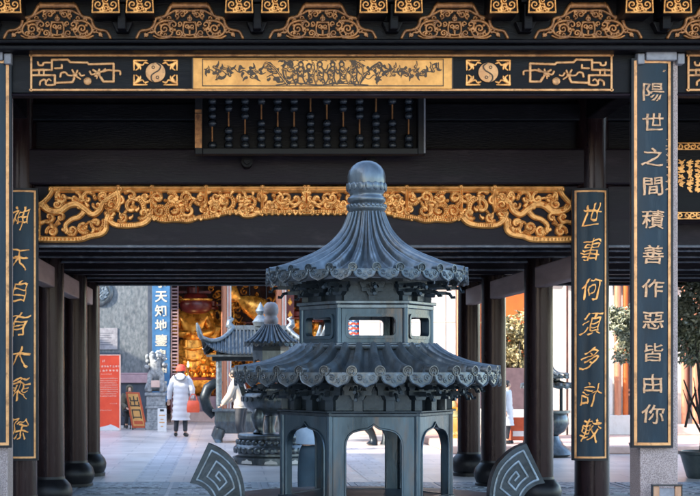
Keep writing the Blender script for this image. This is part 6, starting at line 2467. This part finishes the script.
for k in range(12):
    z0 = rq.uniform(1.0, 1.9)
    a = rq.uniform(0, 6.28)
    b.tube([(0, 0, z0), (.15 * math.cos(a), .15 * math.sin(a), z0 + .2), (.3 * math.cos(a), .3 * math.sin(a), z0 + .5)], [.016, .011, .005], 6)
b.build('trunk', 'bark', GT, smooth=50)
leaf_crown('crown', GT, 'leaf', [((-.36, 0, 2.12), (.34, .34, .42)), ((-.2, 0, 2.5), (.40, .3, .28)), ((-.34, 0, 1.92), (.30, .26, .22)), ((.1, 0, 2.2), (.4, .34, .4)), ((-.52, 0, 2.3), (.25, .25, .45))], 5200, .10, 8, .5)
S7 = 50.0
YS = thing('yellow_shrub', 'pale yellow-leaved shrub in a grey-mauve planter before the orange wall', 'shrub', (PX(514, 48), F / 48, .15))
b = MB()
b.box(-.62, .62, -.35, .35, PZ(409, 48) - .15, PZ(368, 48) - .15)
b.build('planter', 'mauvedark', YS, smooth=0, bevel=.012)
b = MB()
b.box(-.70, .70, -.42, .42, 0, PZ(409, 48) - .152)
b.build('plinth', 'white', YS, smooth=0, bevel=.012)
b = MB()
for k in range(9):
    a = k * .7
    z0 = PZ(368, 48) - .15
    b.tube([(.3 * math.cos(a), .15 * math.sin(a), z0 - .02), (.36 * math.cos(a), .2 * math.sin(a), z0 + .3), (.45 * math.cos(a), .25 * math.sin(a), z0 + .7)], [.03, .02, .008], 6)
b.build('stem', 'bark', YS, smooth=50)
zc = PZ(345, 48) - .15
leaf_crown('crown', YS, 'leafpale', [((0, 0, zc), (.68, .45, .52)), ((-.35, -.05, zc + .2), (.4, .4, .45)), ((.3, 0, zc + .35), (.42, .35, .40)), ((.1, -.1, zc - .2), (.6, .36, .28))], 4600, .105, 3, .6)

# ------------------------------------------------------------------ wooden box stand at the foot of the pier
S8 = 119.0
WB = thing('wooden_stand', 'low pale wooden stand with dark rim at the foot of the granite pier', 'stand', (PX(666, S8), F / S8 - .02, 0))
hz8 = PZ(484.5, S8)
for sg in (-1, 1):
    b = MB()
    b.box(sg * .092 - .026, sg * .092 + .026, -.02, .02, 0, hz8 - .012)
    b.build('slat', 'boxwood', WB, smooth=0, bevel=.004)
b = MB()
b.box(-.125, .125, -.03, .03, hz8 - .010, hz8)
b.box(-.125, -.119, -.026, .026, 0, hz8 - .010)
b.box(.119, .125, -.026, .026, 0, hz8 - .010)
b.build('rim', 'black', WB, smooth=0)
b = MB()
b.box(-.065, .065, -.006, .012, .10, hz8 - .03)
b.build('panel', 'greystone', WB, smooth=0, bevel=.003)
b = MB()
b.box(-.13, .13, -.10, .10, 0.004, .05)
b.build('foot', 'boxwood', WB, smooth=0, bevel=.005)

# ------------------------------------------------------------------ unseen wings added on the left to shade both courts (out of frame)
for (nm, lab, y0, y1, h) in (('front_shade_wing', 'tall grey-roofed gate wing along the left of the front court', -10.0, 13.0, 12.2), ('back_shade_wing', 'lower grey-roofed wing along the left of the back court', 13.2, 46.0, 5.6)):
    t = thing(nm, lab, 'building', (-12.0, (y0 + y1) / 2, 0))
    b = MB()
    b.box(-15, -9.2, y0, y1, 0, h - .8)
    bw(b, 'wall', 'white', t, smooth=0)
    b = MB()
    b.add([(-8.9, y0 - .3, h - .8), (-8.9, y1 + .3, h - .8), (-12, y1 + .3, h + 1.0), (-12, y0 - .3, h + 1.0), (-15.3, y0 - .3, h - .8), (-15.3, y1 + .3, h - .8)], [(0, 1, 2, 3), (3, 2, 5, 4), (0, 3, 4), (1, 5, 2), (0, 4, 5, 1)])
    bw(b, 'roof', 'roof', t, smooth=0)
    for k in range(int((y1 - y0) / 3)):
        q = MB()
        yy = y0 + 1.2 + k * 3
        q.box(-9.22, -9.16, yy, yy + 1.1, 1.0, 2.6)
        bw(q, 'window', 'hallwood', t, smooth=0)
